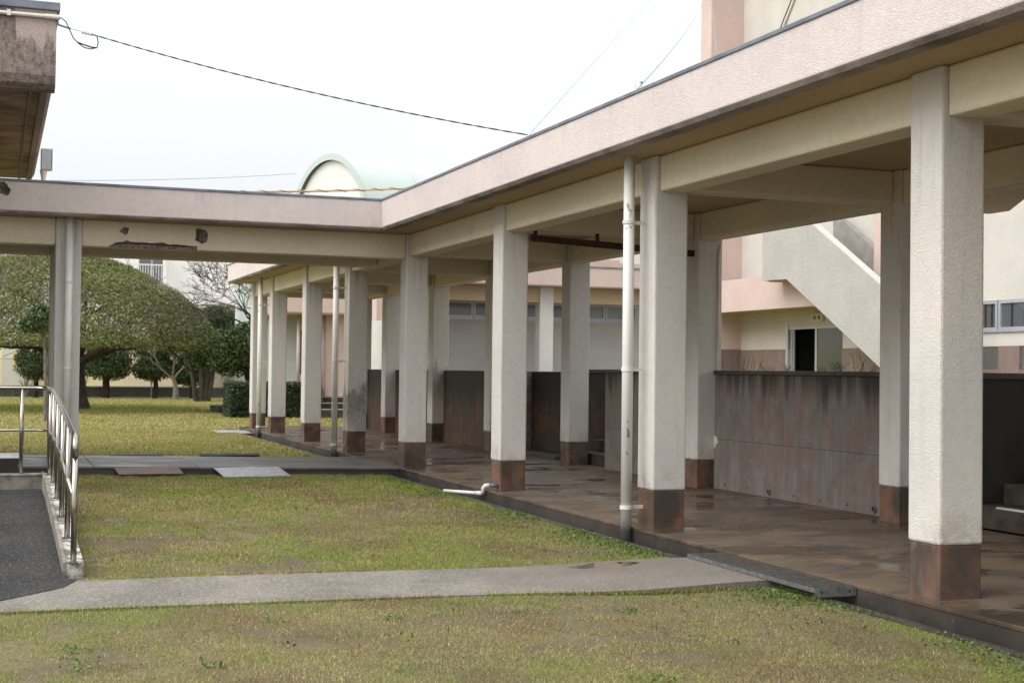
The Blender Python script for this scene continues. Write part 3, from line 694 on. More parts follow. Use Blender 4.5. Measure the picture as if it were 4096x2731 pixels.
# ------------------------------------------------------------------ low building beyond, right
LB = thing('low_building', 'low pink-fascia building with a strip of sliding windows, behind the dark walls', 'building', (12, 32, 1.3))
obj('fascia', MB().prism([(30.0,3.78),(30.0,3.36),(30.03,3.33),(30.18,3.33),(30.18,3.78)], 8.95, 15.6, 'x'), 'pink_smooth', LB)
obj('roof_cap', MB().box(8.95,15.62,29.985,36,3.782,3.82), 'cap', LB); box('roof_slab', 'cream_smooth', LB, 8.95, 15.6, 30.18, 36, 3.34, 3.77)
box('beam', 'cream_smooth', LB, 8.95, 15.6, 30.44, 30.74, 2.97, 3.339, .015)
for x in (8.98, 11.80, 15.25): box('column', 'cream', LB, x, x+.34, 30.40, 30.73, 1.2, 3.338, .015)
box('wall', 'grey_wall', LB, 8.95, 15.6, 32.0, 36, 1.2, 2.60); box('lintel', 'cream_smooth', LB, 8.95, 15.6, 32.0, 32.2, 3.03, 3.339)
box('window_sill', 'alu', LB, 8.95, 15.6, 31.95, 32.1, 2.60, 2.635)
wi = 0
for x in np.arange(9.0, 15.4, .86):
    f = MB().box(x,x+.85,32.0,32.05,2.64,2.70).box(x,x+.85,32.0,32.05,2.99,3.03).box(x,x+.05,32.0,32.05,2.70,2.99).box(x+.80,x+.85,32.0,32.05,2.70,2.99)
    wn = obj('window', f, 'alu', LB); box('pane', 'frosted' if wi in (5, 6) else 'curtained', wn, x+.05, x+.80, 32.02, 32.03, 2.70, 2.99); wi += 1
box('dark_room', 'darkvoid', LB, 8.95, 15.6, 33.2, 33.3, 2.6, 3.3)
UB = thing('upper_block', 'pink block with a dark eave rising behind the low building', 'building', (14, 44, 1))
box('wall', 'pink_smooth', UB, 10.6, 20, 44, 50, 1, 5.2); box('eave', 'soffit', UB, 10.3, 20.2, 43, 44.0, 4.45, 4.62); box('eave_face', 'pink_smooth', UB, 10.3, 20.2, 42.85, 42.999, 4.45, 5.0)
PC = thing('pink_pier', 'narrow pink pier with a dark base seen between the far columns', 'pier', (10.3, 39.1, 0))
box('shaft', 'pink_smooth', PC, 10.13, 10.55, 38.9, 39.4, .43, 5); box('base', 'blackwall', PC, 10.14, 10.54, 38.91, 39.39, -.1, .43)

# ------------------------------------------------------------------ stair building at right
SB = thing('stair_building', 'tall pale building with an outside stair and sliding door, beyond the wall at right', 'building', (27, 42, 1.3))
XB = 27.0
def wallx(name, mat, y0, y1, z0, z1, x0=XB, x1=XB+.25, **k): return box(name, mat, SB, x0, x1, y0, y1, z0, z1, **k)
dy0, dy1, dz = 41.14, 44.6, 3.07
wallx('wall', 'white_wall', dy1, 49.0, 2.28, 22); wallx('wall', 'white_wall', 34.35, dy0, 2.28, 22); wallx('wall', 'white_wall', dy0, dy1, dz, 22)
wallx('wall', 'white_wall', 22, 34.35, 3.58, 22); wallx('wall', 'white_wall', 22, 34.35, 2.26, 2.70)
wallx('dado', 'dado', dy1+.15, 49.0, 1.0, 2.275, XB-.03); wallx('dado', 'dado', 34.3, dy0, 1.0, 2.275, XB-.03)
for a, b in ((29.0,31.2),(32.3,33.2)): wallx('dado', 'dado', a, b, 1.0, 2.255, XB-.03)
wallx('plinth_band', 'dado', 22, 34.3, 1.0, 1.60, XB-.02)
for a, b in ((33.2,34.3),(31.2,32.3)):
    v_ = wallx('vent', 'galv', a, b, 1.60, 2.25, XB+.05, XB+.07)
    for k in range(9): box('vent_slat', 'galv', v_, XB+.03, XB+.05, a, b, 1.63+k*.07, 1.66+k*.07)
for a, b in ((33.25,34.35),(31.05,33.2),(28.9,31.0)):
    f = MB().box(XB-.02,XB+.08,a,b,2.71,2.80).box(XB-.02,XB+.08,a,b,3.48,3.575).box(XB-.02,XB+.08,a,a+.09,2.80,3.48).box(XB-.02,XB+.08,b-.09,b,2.80,3.48)
    wn = obj('window', f, 'alu', SB); box('pane', 'glass', wn, XB+.03, XB+.04, a+.09, b-.09, 2.80, 3.48)
    for k in range(1, 4):
        y = a+(b-a)*k/4; box('bar', 'rust', wn, XB-.01, XB+.01, y-.02, y+.02, 2.80, 3.48)
box('window_sill', 'alu', SB, XB-.06, XB+.02, 28.9, 34.35, 2.66, 2.705)
# sliding door
df = MB().box(XB-.05,XB+.12,dy1,dy1+.14,1.0,dz+.05).box(XB-.02,XB+.1,dy0,dy1,dz-.08,dz-.001)
dr = obj('door', df, 'alu', SB)
for y in (dy1-.05, dy1-.16, dy1-.28): box('door_rail', 'alu', dr, XB+.02, XB+.08, y-.03, y+.02, 1.0, dz-.08)
box('door_pane', 'doorglass', dr, XB+.04, XB+.06, dy0+.05, 42.78, 1.0, dz-.08); box('door_stile', 'alu', dr, XB+.02, XB+.08, 42.78, 42.9, 1.0, dz-.08)
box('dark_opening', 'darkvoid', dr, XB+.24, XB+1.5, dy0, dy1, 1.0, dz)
lm = box('lamp', 'lit_lamp', SB, XB-.12, XB, 42.25, 42.95, 3.22, 3.52, .02)
for k in (0, 1): box('lamp_cell', 'aged', lm, XB-.13, XB-.121, 42.36+k*.28, 42.5+k*.28, 3.29, 3.43)
# pilaster, balcony, stair flank
box('pilaster', 'pink_smooth', SB, 25.6, XB-.001, 48.1, 48.95, 2.3, 22); box('pilaster_base', 'dado', SB, 25.57, XB-.031, 48.07, 48.98, 1.0, 2.3)
bl = obj('balcony', MB().box(25.55,25.75,40.0,49.3,3.66,4.84), 'pink_smooth', SB); box('balcony_slab', 'cream_smooth', bl, 25.75, XB-.002, 40, 48.05, 3.66, 3.85)
FY = [(42.66,4.58),(41.07,4.55),(36.18,1.86),(35.0,1.21),(33.6,1.21),(33.6,2.835),(36.21,4.33),(39.56,6.25),(39.9,6.45),(42.66,6.45)]
fl = obj('stair_flank', MB().prism(FY, 25.0-.25, 25.0, 'x'), 'grey_flank', SB)
obj('flank_coping', MB().prism([(33.6,2.836),(33.6,2.876),(36.21,4.371),(39.56,6.291),(39.9,6.491),(42.66,6.491),(42.66,6.451),(39.9,6.451),(39.56,6.251),(36.21,4.331)], 24.745, 25.02, 'x'), 'white_wall', fl)
st_ = MB()
for k in range(20):
    y = 40.9-k*.27; z = 4.75-k*.152
    st_.box(25.0, 26.5, y-.27, y, z-.35, z-.152)
obj('stair_steps', st_, 'aged', SB); box('stair_landing', 'cream_smooth', SB, 25.0, XB, 40.95, 42.66, 4.55, 4.75)
obj('inner_parapet', MB().prism([(41.0,4.8),(36.5,2.2),(36.5,4.0),(38.8,5.55),(41.0,6.9)], 26.5, 26.68, 'x'), 'inner_grey', SB)
box('pier', 'pink_smooth', SB, 26.0, XB-.002, 36.9, 37.9, 4.0, 9)
obj('wall_conduit', MB().tube([(26.95,46.9,11.9),(26.95,45.2,14.0),(26.95,43,16.5)], .05, 8), 'white_pipe', SB)
obj('wall_conduit', MB().tube([(26.95,47.2,12.0),(26.95,45.2,14.2),(26.95,43,16.7)], .025, 8), 'rust', SB)
# ------------------------------------------------------------------ far classroom block
FC = thing('classroom_block', 'far pale classroom block with pink canopy and pink pipes behind the walkway columns', 'building', (9, 45, 0))
box('wall', 'pale_green', FC, 7.9, 13, 45, 50, -.1, 5); box('canopy', 'pink_smooth', FC, 8.0, 10.1, 41.6, 45, 3.05, 3.55); box('canopy_soffit', 'cream_smooth', FC, 8.03, 10.1, 41.63, 44.99, 3.0, 3.049)
box('side_wall', 'pink_smooth', FC, 9.44, 10.0, 42.3, 44.99, .55, 3.0); box('porch_floor', 'aged', FC, 8.9, 11, 42.6, 44.99, -.1, .55)
for x, y in ((8.58,42.2),(9.30,42.2),(9.40,42.26)): obj('pipe', MB().tube([(x,y,.3),(x,y,3.0)], .055 if x != 9.40 else .02, 10), 'pink_pipe', FC).data.shade_smooth()
for k in range(3):
    s_ = box('step', 'step', FC, 8.9, 10.1, 41.6+k*.32, 42.6, -.1+(k)*.001, .17+k*.18); box('nosing', 'nosing', s_, 8.9, 10.1, 41.595+k*.32, 41.65+k*.32, .155+k*.18, .176+k*.18)
box('window', 'glass', FC, 9.15, 9.42, 44.97, 45.01, 1.2, 2.6)

# ------------------------------------------------------------------ gymnasium with a vaulted roof
GY = thing('gymnasium', 'distant hall with a pale green vaulted roof above the walkway roof', 'building', (22, 98, 0))
ax = Vector((math.cos(R(19.4)), math.sin(R(19.4))*-1, 0)); ax = Vector((.9396, -.342, 0)); px_ = Vector((.66, .75, 0)).normalized()
ua = Vector((math.sin(R(70.6)), math.cos(R(70.6)), 0)); ub = Vector((-ua.y, ua.x, 0))
gc = Vector((21.9, 98.2, 0)); W_, zb0, za = 4.9, 11.5, 16.45
def arch(t, s_=0., k=1., dz_=0.):
    th = math.pi*t; p = gc+ua*s_+ub*(W_*k*math.cos(th)); return (p.x, p.y, zb0+(za-zb0)*k*math.sin(th)+dz_)
n_ = 28; mb = MB()
for s_ in (0, 60):
    for i in range(n_+1): mb.v.append(arch(i/n_, s_))
for i in range(n_): mb.f.append((i, i+1, n_+2+i, n_+1+i))
obj('vault', mb, 'membrane', GY, smooth=True)
mb = MB(); mb.v = [arch(i/n_, .25, .93) for i in range(n_+1)]; mb.f = [tuple(range(n_+1))]; obj('gable', mb, 'gable_grey', GY)
mb = MB()
for i in range(n_+1): mb.v += [arch(i/n_, -.05, 1.02), arch(i/n_, -.05, .93)]
for i in range(n_): mb.f.append((2*i, 2*i+2, 2*i+3, 2*i+1))
obj('gable_rim', mb, 'membrane_rib', GY)
for k in range(14): obj('roof_rib', MB().tube([arch(i/n_, 5+k*4.2, 1.004) for i in range(n_+1)], .09, 5), 'membrane_rib', GY)
a_, b_ = gc+ub*W_, gc-ub*W_
bb = MB().hexa([(a_.x,a_.y,-.1),(b_.x,b_.y,-.1),(b_.x+ua.x*60,b_.y+ua.y*60,-.1),(a_.x+ua.x*60,a_.y+ua.y*60,-.1)], [(a_.x,a_.y,zb0),(b_.x,b_.y,zb0),(b_.x+ua.x*60,b_.y+ua.y*60,zb0),(a_.x+ua.x*60,a_.y+ua.y*60,zb0)])
obj('hall_wall', bb, 'apt_white', GY)

# ------------------------------------------------------------------ apartment building beyond the fence
AP = thing('apartment_building', 'white apartment building with a railed balcony and cream ground floor, beyond the fence', 'building', (6, 80, 0))
box('upper_wall', 'apt_white', AP, -8, 16, 80, 90, 3.2, 10.2); box('ground_wall', 'apt_cream', AP, 2.6, 14, 79.0, 80, -.1, 3.2)
box('grey_wall', 'grey_wall', AP, .35, 2.0, 78.6, 80, -.1, 3.6); box('cream_pier', 'apt_cream', AP, -3, .34, 78.9, 80, -.1, 3.6); box('ground_wall', 'apt_cream', AP, 2.01, 2.59, 78.9, 80, -.1, 3.2)
for x0_, x1_ in ((-.6,.32),(2.1,2.42)):
    pl = MB()
    k = x0_
    while k < x1_: pl.box(k, min(k+.07, x1_), 79.93, 79.999, 4.2, 9.2); k += .1
    obj('blue_panel', pl, 'blue_panel', AP)
obj('downpipe', MB().tube([(1.78,78.5,-.1),(1.78,78.5,7.5)], .06, 8), 'white_pipe', AP); box('meter_box', 'yellow_box', AP, .86, 1.22, 78.5, 78.6, 1.15, 2.0)
bc = box('balcony', 'apt_white', AP, 6.1, 9.2, 78.6, 80, 5.55, 5.75)
for k in range(22): obj('baluster', MB().box(6.15+k*.14, 6.18+k*.14, 78.62, 78.65, 5.75, 6.85), 'apt_white', bc)
box('balcony_rail', 'apt_white', bc, 6.1, 9.2, 78.6, 78.67, 6.85, 6.92)
box('window', 'glass', AP, 7.35, 8.6, 79.96, 80.02, 5.75, 7.6); box('window_frame', 'alu', AP, 8.0, 8.06, 79.94, 79.96, 5.75, 7.6); box('balcony_end', 'apt_white', AP, 8.62, 8.74, 79.4, 79.95, 5.75, 7.6)
gt_ = box('gate_rail', 'apt_white', AP, 6.0, 9.2, 78.8, 78.84, 1.65, 1.72); box('gate_rail', 'apt_white', AP, 6.0, 9.2, 78.8, 78.84, .25, .32)
for k in range(23): obj('gate_bar', MB().box(6.02+k*.14, 6.05+k*.14, 78.79, 78.8, .32, 1.65), 'apt_white', AP)
for z in (4.0, 4.75): obj('eave_line', MB().tube([(7.5,79.8,z),(16,79.8,z+.1)], .03, 6), 'cap', AP)
PH = thing('pink_house', 'pink-walled house with cream caps behind the bare tree', 'house', (12, 74, 0))
box('wall', 'pink_smooth', PH, 10.6, 16, 74, 79, -.1, 4.3); box('wall_cap', 'apt_cream', PH, 10.5, 16, 73.9, 74, 4.25, 4.5)
for x in (10.1, 11.2): box('chimney_pier', 'aged', PH, x, x+.45, 73.2, 73.6, -.1, 4.6)
BW = thing('block_wall', 'low black-stained block wall behind the chain-link fence', 'wall', (5, 69.5, -.1))
for k in range(12): box('wall_block', 'blackwall', BW, -4+k*1.6, -4+k*1.6+1.59, 69.5, 69.7, -.1, .36)
box('coping', 'aged', BW, -4, 15.2, 69.45, 69.75, .36, .42)
# ------------------------------------------------------------------ chain-link fence
FE = thing('chain_link_fence', 'galvanised chain-link fence across the back of the lawn', 'fence', (5, 68, -.1))
for x in (-2.6,-.6,1.38,3.2,4.93,6.9,8.95,11.0,13): obj('fence_post', MB().tube([(x,68,-.1),(x,68,1.68)], .03, 8), 'galv', FE)
obj('top_rail', MB().tube([(-3,68,1.66),(14,68,1.66)], .02, 8), 'galv', FE)
wires = MB(); H = 1.72; sp_ = .085
for k in range(int((17+H)/sp_)):
    x = -3-H+k*sp_
    for sg in (0, 1):
        a, b = (x, x+H) if sg == 0 else (x+H, x)
        wires.add([(a-.004,67.97+.004*sg,-.08),(a+.004,67.97+.004*sg,-.08),(b+.004,67.97+.004*sg,1.64),(b-.004,67.97+.004*sg,1.64)], [(0,1,2,3)])
obj('wire_mesh', wires, 'galv', FE, kind='stuff')

# ------------------------------------------------------------------ trees
def branches(mb, p, d, r, ln, depth, spread=.6, grav=0., minr=.006, seg=3, tips=None, sides=6):
    pts = [p]; rad = [r]; q = Vector(p); dd = Vector(d).normalized()
    for i in range(seg):
        dd = (dd+Vector((random.gauss(0,.16), random.gauss(0,.16), random.gauss(0,.12)+grav))).normalized()
        q = q+dd*(ln/seg); pts.append(q.copy()); rad.append(max(minr, r*(1-.35*(i+1)/seg)))
    mb.tube(pts, rad, sides if r > .03 else 4, cap=False)
    if depth == 0:
        if tips is not None: tips.append(tuple(q))
        return
    for k in range(random.choice((2, 3, 3))):
        a = Vector((random.gauss(0,1), random.gauss(0,1), random.gauss(0,.7))); a = (a-dd*a.dot(dd)).normalized()
        nd = (dd+a*random.uniform(.5, 1.1)*spread*1.3).normalized(); i = random.choice((seg-1, seg, seg))
        branches(mb, pts[i], nd, rad[i]*random.uniform(.55,.75), ln*random.uniform(.62,.85), depth-1, spread, grav, minr, seg, tips, sides)
def cols_mix(n, cs, ws):
    k = rng.choice(len(cs), n, p=np.array(ws)/sum(ws)); c = np.array(cs)[k]*(.75+.5*rng.random((n,1)))
    return np.repeat(c, 4, axis=0)
# big clipped umbrella tree
UT = thing('clipped_tree', 'large dome-clipped umbrella tree with brown twiggy patches on the lawn', 'tree', (2.2, 50.3, -.1))
C0 = np.array([1.95, 50.0]); rT = np.array([0,.8,1.9,3.1,3.95,4.65,5.18,5.5]); zT = 5.22-np.array([0,.04,.26,.77,1.26,1.88,2.55,3.1])
tb = MB()
tb.tube([(2.75,50.4,-.12),(2.72,50.4,.3),(2.68,50.35,1.0),(2.6,50.3,1.6)], [.38,.27,.22,.24], 12)
tips = []
for d in ((1,-.2,.42),(.8,.6,.5),(-1,.1,.35),(-.5,-.8,.5),(-.6,.8,.5),(.3,-1,.55),(0,.2,1)):
    branches(tb, Vector((2.6,50.3,1.5)), Vector(d), .14, 2.0, 3, .75, .03, .012, 4, tips)
tb.tube([(2.6,50.2,1.55),(1.2,49.5,2.0),(-.5,48.9,2.05),(-2.5,48.6,2.2)], [.15,.11,.08,.05], 8)
tb.tube([(2.7,50.2,1.5),(3.6,49.2,2.1),(4.9,48.6,2.25),(6.2,48.3,2.4)], [.17,.11,.08,.04], 8)
obj('trunk', tb, 'bark', UT)
n = 135000
th = rng.random(n)*2*np.pi; rad = 5.5*np.sqrt(rng.random(n)); lump = .16*(fbm(rad*np.cos(th), rad*np.sin(th), .9, 11)-.5)*2
zt = np.interp(rad, rT, zT)+lump; dep = rng.exponential(.16, n).clip(0, 1.2); zz = zt-dep
side = rng.random(n) < .40                  # skirt at the rim
rr2 = np.where(side, 5.5-2.2*rng.random(n)**1.7, rad); ztr = np.interp(rr2, rT, zT); zz = np.where(side, ztr-(ztr-1.93-.12*(5.5-rr2))*rng.random(n)**.8, zz)
x_, y_ = C0[0]+rr2*np.cos(th), C0[1]+rr2*np.sin(th)
brown = fbm(x_, y_+zz*1.5, .55, 21)
keep = (brown < .56) | (rng.random(n) < .30); keep &= zz > 1.95; keep &= (fbm(x_+zz*.6, y_-zz*.8, 2.3, 23) > .38) | (rng.random(n) < .45)
Pn = np.stack([x_, y_, zz], 1)[keep]; nor = np.stack([np.cos(th)*rr2*.25, np.sin(th)*rr2*.25, np.full(n, 1.)], 1)[keep]
V, F = leaf_quads(Pn, np.full(len(Pn), .047), .7, nor, .48)
tone = np.repeat((.72+.6*fbm(Pn[:,0]+Pn[:,2]*.7, Pn[:,1]-Pn[:,2]*.9, 1.5, 25))[:,None], 4, axis=0)
faces_np('crown', V, F, 'leaf', tone*cols_mix(len(Pn), [(.125,.155,.04),(.175,.195,.05),(.085,.11,.035),(.27,.25,.06),(.21,.215,.10)], [4,3,2.4,.8,1.2]), UT)
# twigs all through the dome
m = 13000
th = rng.random(m)*2*np.pi; rad = 5.3*np.sqrt(rng.random(m)); zt = np.interp(rad, rT, zT)-.02-rng.exponential(.12, m)
x_, y_ = C0[0]+rad*np.cos(th), C0[1]+rad*np.sin(th); br = fbm(x_, y_+zt*1.5, .55, 21); kk = (br > .5) | (rng.random(m) < .3)
P = np.stack([x_, y_, zt], 1)[kk]; o_ = np.stack([np.cos(th), np.sin(th), .35+.5*rng.random(m)], 1)[kk]+rng.normal(size=(kk.sum(),3))*.45
o_ /= np.linalg.norm(o_, axis=1, keepdims=True); ln = (.18+.3*rng.random(len(P)))[:,None]; sd_ = np.cross(o_, rng.normal(size=o_.shape)); sd_ /= np.linalg.norm(sd_, axis=1, keepdims=True)
V = np.stack([P-o_*ln*.7-sd_*.011, P-o_*ln*.7+sd_*.011, P+o_*ln*.35+sd_*.004, P+o_*ln*.35-sd_*.004], 1).reshape(-1,3)
faces_np('twigs', V, np.arange(len(V)).reshape(-1,4), 'leaf', cols_mix(len(P), [(.30,.24,.185),(.17,.13,.095),(.37,.31,.24)], [3,2,2]), UT, 'stuff')

def blob_crown(name, parent, parts, n, size, cs, ws, mat='leaf', shell=.5, aspect=.5, lump=.25):
    """parts: list of (cx,cy,cz,rx,ry,rz); leaves gather in clumps near the surface"""
    vol = np.array([p[3]*p[4]*p[5] for p in parts])**.67; Ps = []; Ns = []
    for p, k in zip(parts, (vol/vol.sum()*n).astype(int)):
        d = rng.normal(size=(k,3)); d /= np.linalg.norm(d, axis=1, keepdims=True)
        nse = fbm(d[:,0]*2+p[0], d[:,1]*2+d[:,2]*2+p[1], 1.3, 31)
        r_ = (1-shell*rng.random(k)**1.6)*(1-lump*.5+lump*nse*1.4)
        Ps.append(np.array(p[:3])+d*r_[:,None]*np.array(p[3:])); Ns.append(d)
    P = np.concatenate(Ps); Nn = np.concatenate(Ns)
    V, F = leaf_quads(P, np.full(len(P), size), .6, Nn, aspect)
    return faces_np(name, V, F, mat, cols_mix(len(P), cs, ws), parent)
def juniper(x, y, w_, z0, z1, label, trunk_r=.11):
    t = thing('juniper_tree', label, 'tree', (x, y, -.1), 'clipped junipers along the fence')
    tb = MB().tube([(x,y,-.12),(x+.03,y,.5),(x-.02,y,z0+.4),(x,y,z1-.3)], [trunk_r*1.25,trunk_r,trunk_r*.9,.03], 9)
    for k in range(6): branches(tb, Vector((x,y,z0+.2+.15*k)), Vector((random.uniform(-1,1),random.uniform(-1,1),.4)), .035, .7, 1, .6)
    obj('trunk', tb, 'dark_bark', t)
    w_ *= 1.12; parts = [(x,y,(z0+z1)/2+.1,w_*.46,w_*.46,(z1-z0)*.52),(x,y,z0+.55,w_*.5,w_*.5,.55)]
    for k in range(9):
        a = random.uniform(0,6.28); zc = random.uniform(z0+.3, z1-.3); parts.append((x+math.cos(a)*w_*.3, y+math.sin(a)*w_*.3, zc, w_*.24, w_*.24, .4))
    blob_crown('crown', t, parts, 15000, .06, [(.035,.06,.018),(.06,.095,.022),(.022,.04,.014),(.09,.11,.03)], [4,3,2,1], 'needle', .45, .35, .35)
juniper(1.72, 67.0, 1.5, .75, 3.2, 'dark clipped juniper at the left, beside the pale grey wall')
juniper(2.95, 67.1, 1.3, 1.0, 3.0, 'dark juniper half hidden behind the white downpipe column')
juniper(4.75, 66.9, 2.05, .8, 3.0, 'dark broad juniper on a thick black trunk, right of the downpipe column', .16)
juniper(6.95, 66.8, 1.75, .75, 2.7, 'dark juniper behind the grey branching stem')
juniper(8.6, 66.6, 1.6, .5, 2.6, 'dark juniper behind the cluster of brown trunks')
# grey-stemmed shrub tree in front of the fourth juniper
GT = thing('bare_sapling', 'bare pale grey branching sapling in front of a juniper', 'tree', (7.3, 64.5, -.1)); tb = MB()
tb.tube([(7.62,64.5,-.12),(7.60,64.5,.5),(7.45,64.5,1.0)], [.16,.1,.07], 8)
for d in ((-1,0,1),(.3,.2,1),(-.4,-.3,1)): branches(tb, Vector((7.5,64.5,.8)), Vector(d), .05, .9, 3, .6, .02, .011)
obj('trunk', tb, 'pale_bark', GT)
# cluster trunk tree with dark round crown
DT = thing('round_tree', 'dark round-crowned tree on a cluster of brown trunks', 'tree', (8.3, 61.3, -.1)); tb = MB()
for dx, tx, r_ in ((-.32,-.55,.08),(0,.0,.12),(.2,.3,.1),(.38,.5,.1)):
    tb.tube([(8.3+dx*.7,61.3,-.12),(8.3+dx,61.25,.5),(8.3+dx+tx*.3,61.3,1.5),(8.5+dx+tx,61.4,2.6)], [r_*1.3,r_,r_*.85,r_*.5], 8)
for k in range(8): branches(tb, Vector((8.6,61.4,2.1)), Vector((random.uniform(-1,1),random.uniform(-1,1),.8)), .05, 1.0, 2, .6)
obj('trunk', tb, 'bark', DT)
blob_crown('crown', DT, [(8.95,61.5,2.75,1.3,1.3,1.15),(8.3,61.3,2.1,.8,.9,.6),(9.6,61.6,2.3,.8,.8,.8),(8.8,61.4,3.4,.85,.9,.55),(9.2,61.2,1.9,.9,.9,.5)], 30000, .06,
           [(.04,.07,.02),(.065,.10,.025),(.025,.045,.015),(.15,.085,.03)], [4,3,3,.5], 'leaf', .5, .45, .35)
# evergreen behind the hedge
ET = thing('evergreen_tree', 'broad-leaved evergreen with a curved trunk behind the hedge', 'tree', (8.0, 46.3, -.1)); tb = MB()
tb.tube([(7.95,46.3,-.12),(7.9,46.3,.6),(7.72,46.2,1.1),(7.6,46.2,1.9)], [.14,.11,.09,.05], 9)
for k in range(7): branches(tb, Vector((7.7,46.2,1.2)), Vector((random.uniform(-1,1),random.uniform(-.8,.8),.7)), .04, .8, 2, .6)
obj('trunk', tb, 'dark_bark', ET)
blob_crown('crown', ET, [(7.35,46.2,1.95,.85,.9,.75),(7.0,46.0,1.55,.5,.6,.42),(7.9,46.3,2.3,.8,.8,.6),(8.5,46.3,1.9,.7,.7,.6)], 9000, .07,
           [(.05,.085,.025),(.08,.12,.035),(.03,.05,.018),(.14,.16,.06)], [4,3,2,1], 'leaf', .55, .42, .4)
# bare tree
BT = thing('bare_tree', 'leafless twiggy tree spreading out behind the far columns', 'tree', (8.75, 46, -.1)); tb = MB()
tb.tube([(8.75,46,-.12),(8.72,46,.8),(8.7,46,1.7),(8.68,46,2.6)], [.13,.10,.09,.06], 8)
for z, d, l_ in ((2.2,(-1,.1,.25),1.5),(2.5,(-1,-.3,.55),1.3),(2.55,(.8,.2,.7),1.2),(2.6,(-.3,.2,1),1.2),(1.6,(.7,-.3,.3),.8),(2.3,(.6,-.5,.35),1.2),(2.4,(-.8,.5,.6),1.3),(2.3,(-.9,-.2,.35),1.5),(2.5,(-.6,.1,.8),1.1),(2.45,(.5,.4,.5),1.2)):
    branches(tb, Vector((8.69,46,z)), Vector(d), .05, l_, 5, .5, .0, .008, 3)
obj('trunk', tb, simple('grey_brown_bark', (.062,.048,.04), .9, 0, .3, 12.), BT)
# camellia by the left column
CT = thing('camellia_tree', 'small glossy-leaved tree on a pale forked trunk beside the downpipe column', 'tree', (1.3, 39.5, -.1)); tb = MB()
tb.tube([(1.28,39.5,-.1),(1.27,39.5,.8),(1.25,39.5,1.7),(1.2,39.5,2.25)], [.06,.05,.045,.04], 8); tb.tube([(1.27,39.5,1.2),(1.34,39.5,1.7),(1.36,39.5,2.4)], [.045,.035,.02], 8)
for k in range(6): branches(tb, Vector((1.2,39.5,2.1)), Vector((random.uniform(-1,.6),random.uniform(-.6,.6),.7)), .02, .4, 1, .6)
obj('trunk', tb, 'pale_bark', CT)
blob_crown('crown', CT, [(1.12,39.5,2.62,.48,.45,.33),(.85,39.4,2.45,.3,.3,.2),(1.4,39.5,2.8,.35,.35,.25)], 2000, .062, [(.045,.085,.025),(.075,.12,.04),(.15,.19,.11)], [4,3,1.6], 'glossy_leaf', .6, .45, .4)
# clipped hedge
HG = thing('clipped_hedge', 'box-clipped dark green hedge beside the far columns', 'hedge', (7.7, 42.6, -.1))
n = 26000; hx0, hx1, hy0, hy1, hz1 = 6.5, 9.2, 41.75, 43.0, .93
P = np.stack([hx0+(hx1-hx0)*rng.random(n), hy0+(hy1-hy0)*rng.random(n), -.05+(hz1+.05)*rng.random(n)], 1)
fc = rng.integers(0, 3, n); dpt = rng.exponential(.05, n)
P[fc == 0, 1] = hy0+dpt[fc == 0]; P[fc == 1, 2] = hz1-dpt[fc == 1]; P[fc == 2, 0] = hx0+dpt[fc == 2]
P += rng.normal(size=P.shape)*.025; P[:,1] -= .05*np.sin(P[:,0]*5)*np.sin(P[:,2]*4)
V, F = leaf_quads(P, np.full(n, .034), .6, np.array([[-.3,-1,.6]]), .5)
faces_np('foliage', V, F, 'leaf', cols_mix(n, [(.035,.06,.022),(.055,.085,.035),(.022,.038,.015),(.09,.12,.065)], [4,3,3,1]), HG)
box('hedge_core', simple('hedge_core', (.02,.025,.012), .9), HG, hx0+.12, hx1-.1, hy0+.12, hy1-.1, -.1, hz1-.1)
tag(box('stone_block', 'blackwall', None, 6.75, 7.35, 46.0, 47.6, -.12, .13, .02), 'low dark stone slab at the left end of the hedge', 'stone slab')
def dry_shrub(x, y, h_, w_, label, k=60):
    mb = MB()
    for i in range(k):
        a = random.uniform(0,6.28); s_ = random.random()*w_
        mb.tube([(x,y,-.1),(x+math.cos(a)*s_*.4,y+math.sin(a)*s_*.4,h_*.5),(x+math.cos(a)*s_,y+math.sin(a)*s_,h_*random.uniform(.75,1.05))], [.012,.009,.005], 4, cap=False)
    tag(obj('dry_shrub', mb, simple('dry_stems', (.26,.20,.15), .9)), label, 'shrub')
dry_shrub(1.3, 66.4, .85, .55, 'dry brown twiggy shrub at the fence, left of the columns')
dry_shrub(3.75, 66.6, 1.0, .35, 'dry straw-coloured shrub at the fence, right of the downpipe column')
def green_shrub(x, y, r_, h_, label):
    t = thing('shrub', label, 'shrub', (x, y, -.1)); blob_crown('foliage', t, [(x,y,h_*.5,r_,r_,h_*.55)], 900, .05, [(.07,.11,.03),(.11,.15,.045)], [1,1])
    obj('stem', MB().tube([(x,y,-.12),(x,y,h_*.5)], .03, 6), 'bark', t)
green_shrub(10.6, 66.0, .75, 1.6, 'light green shrub at the fence above the hedge')

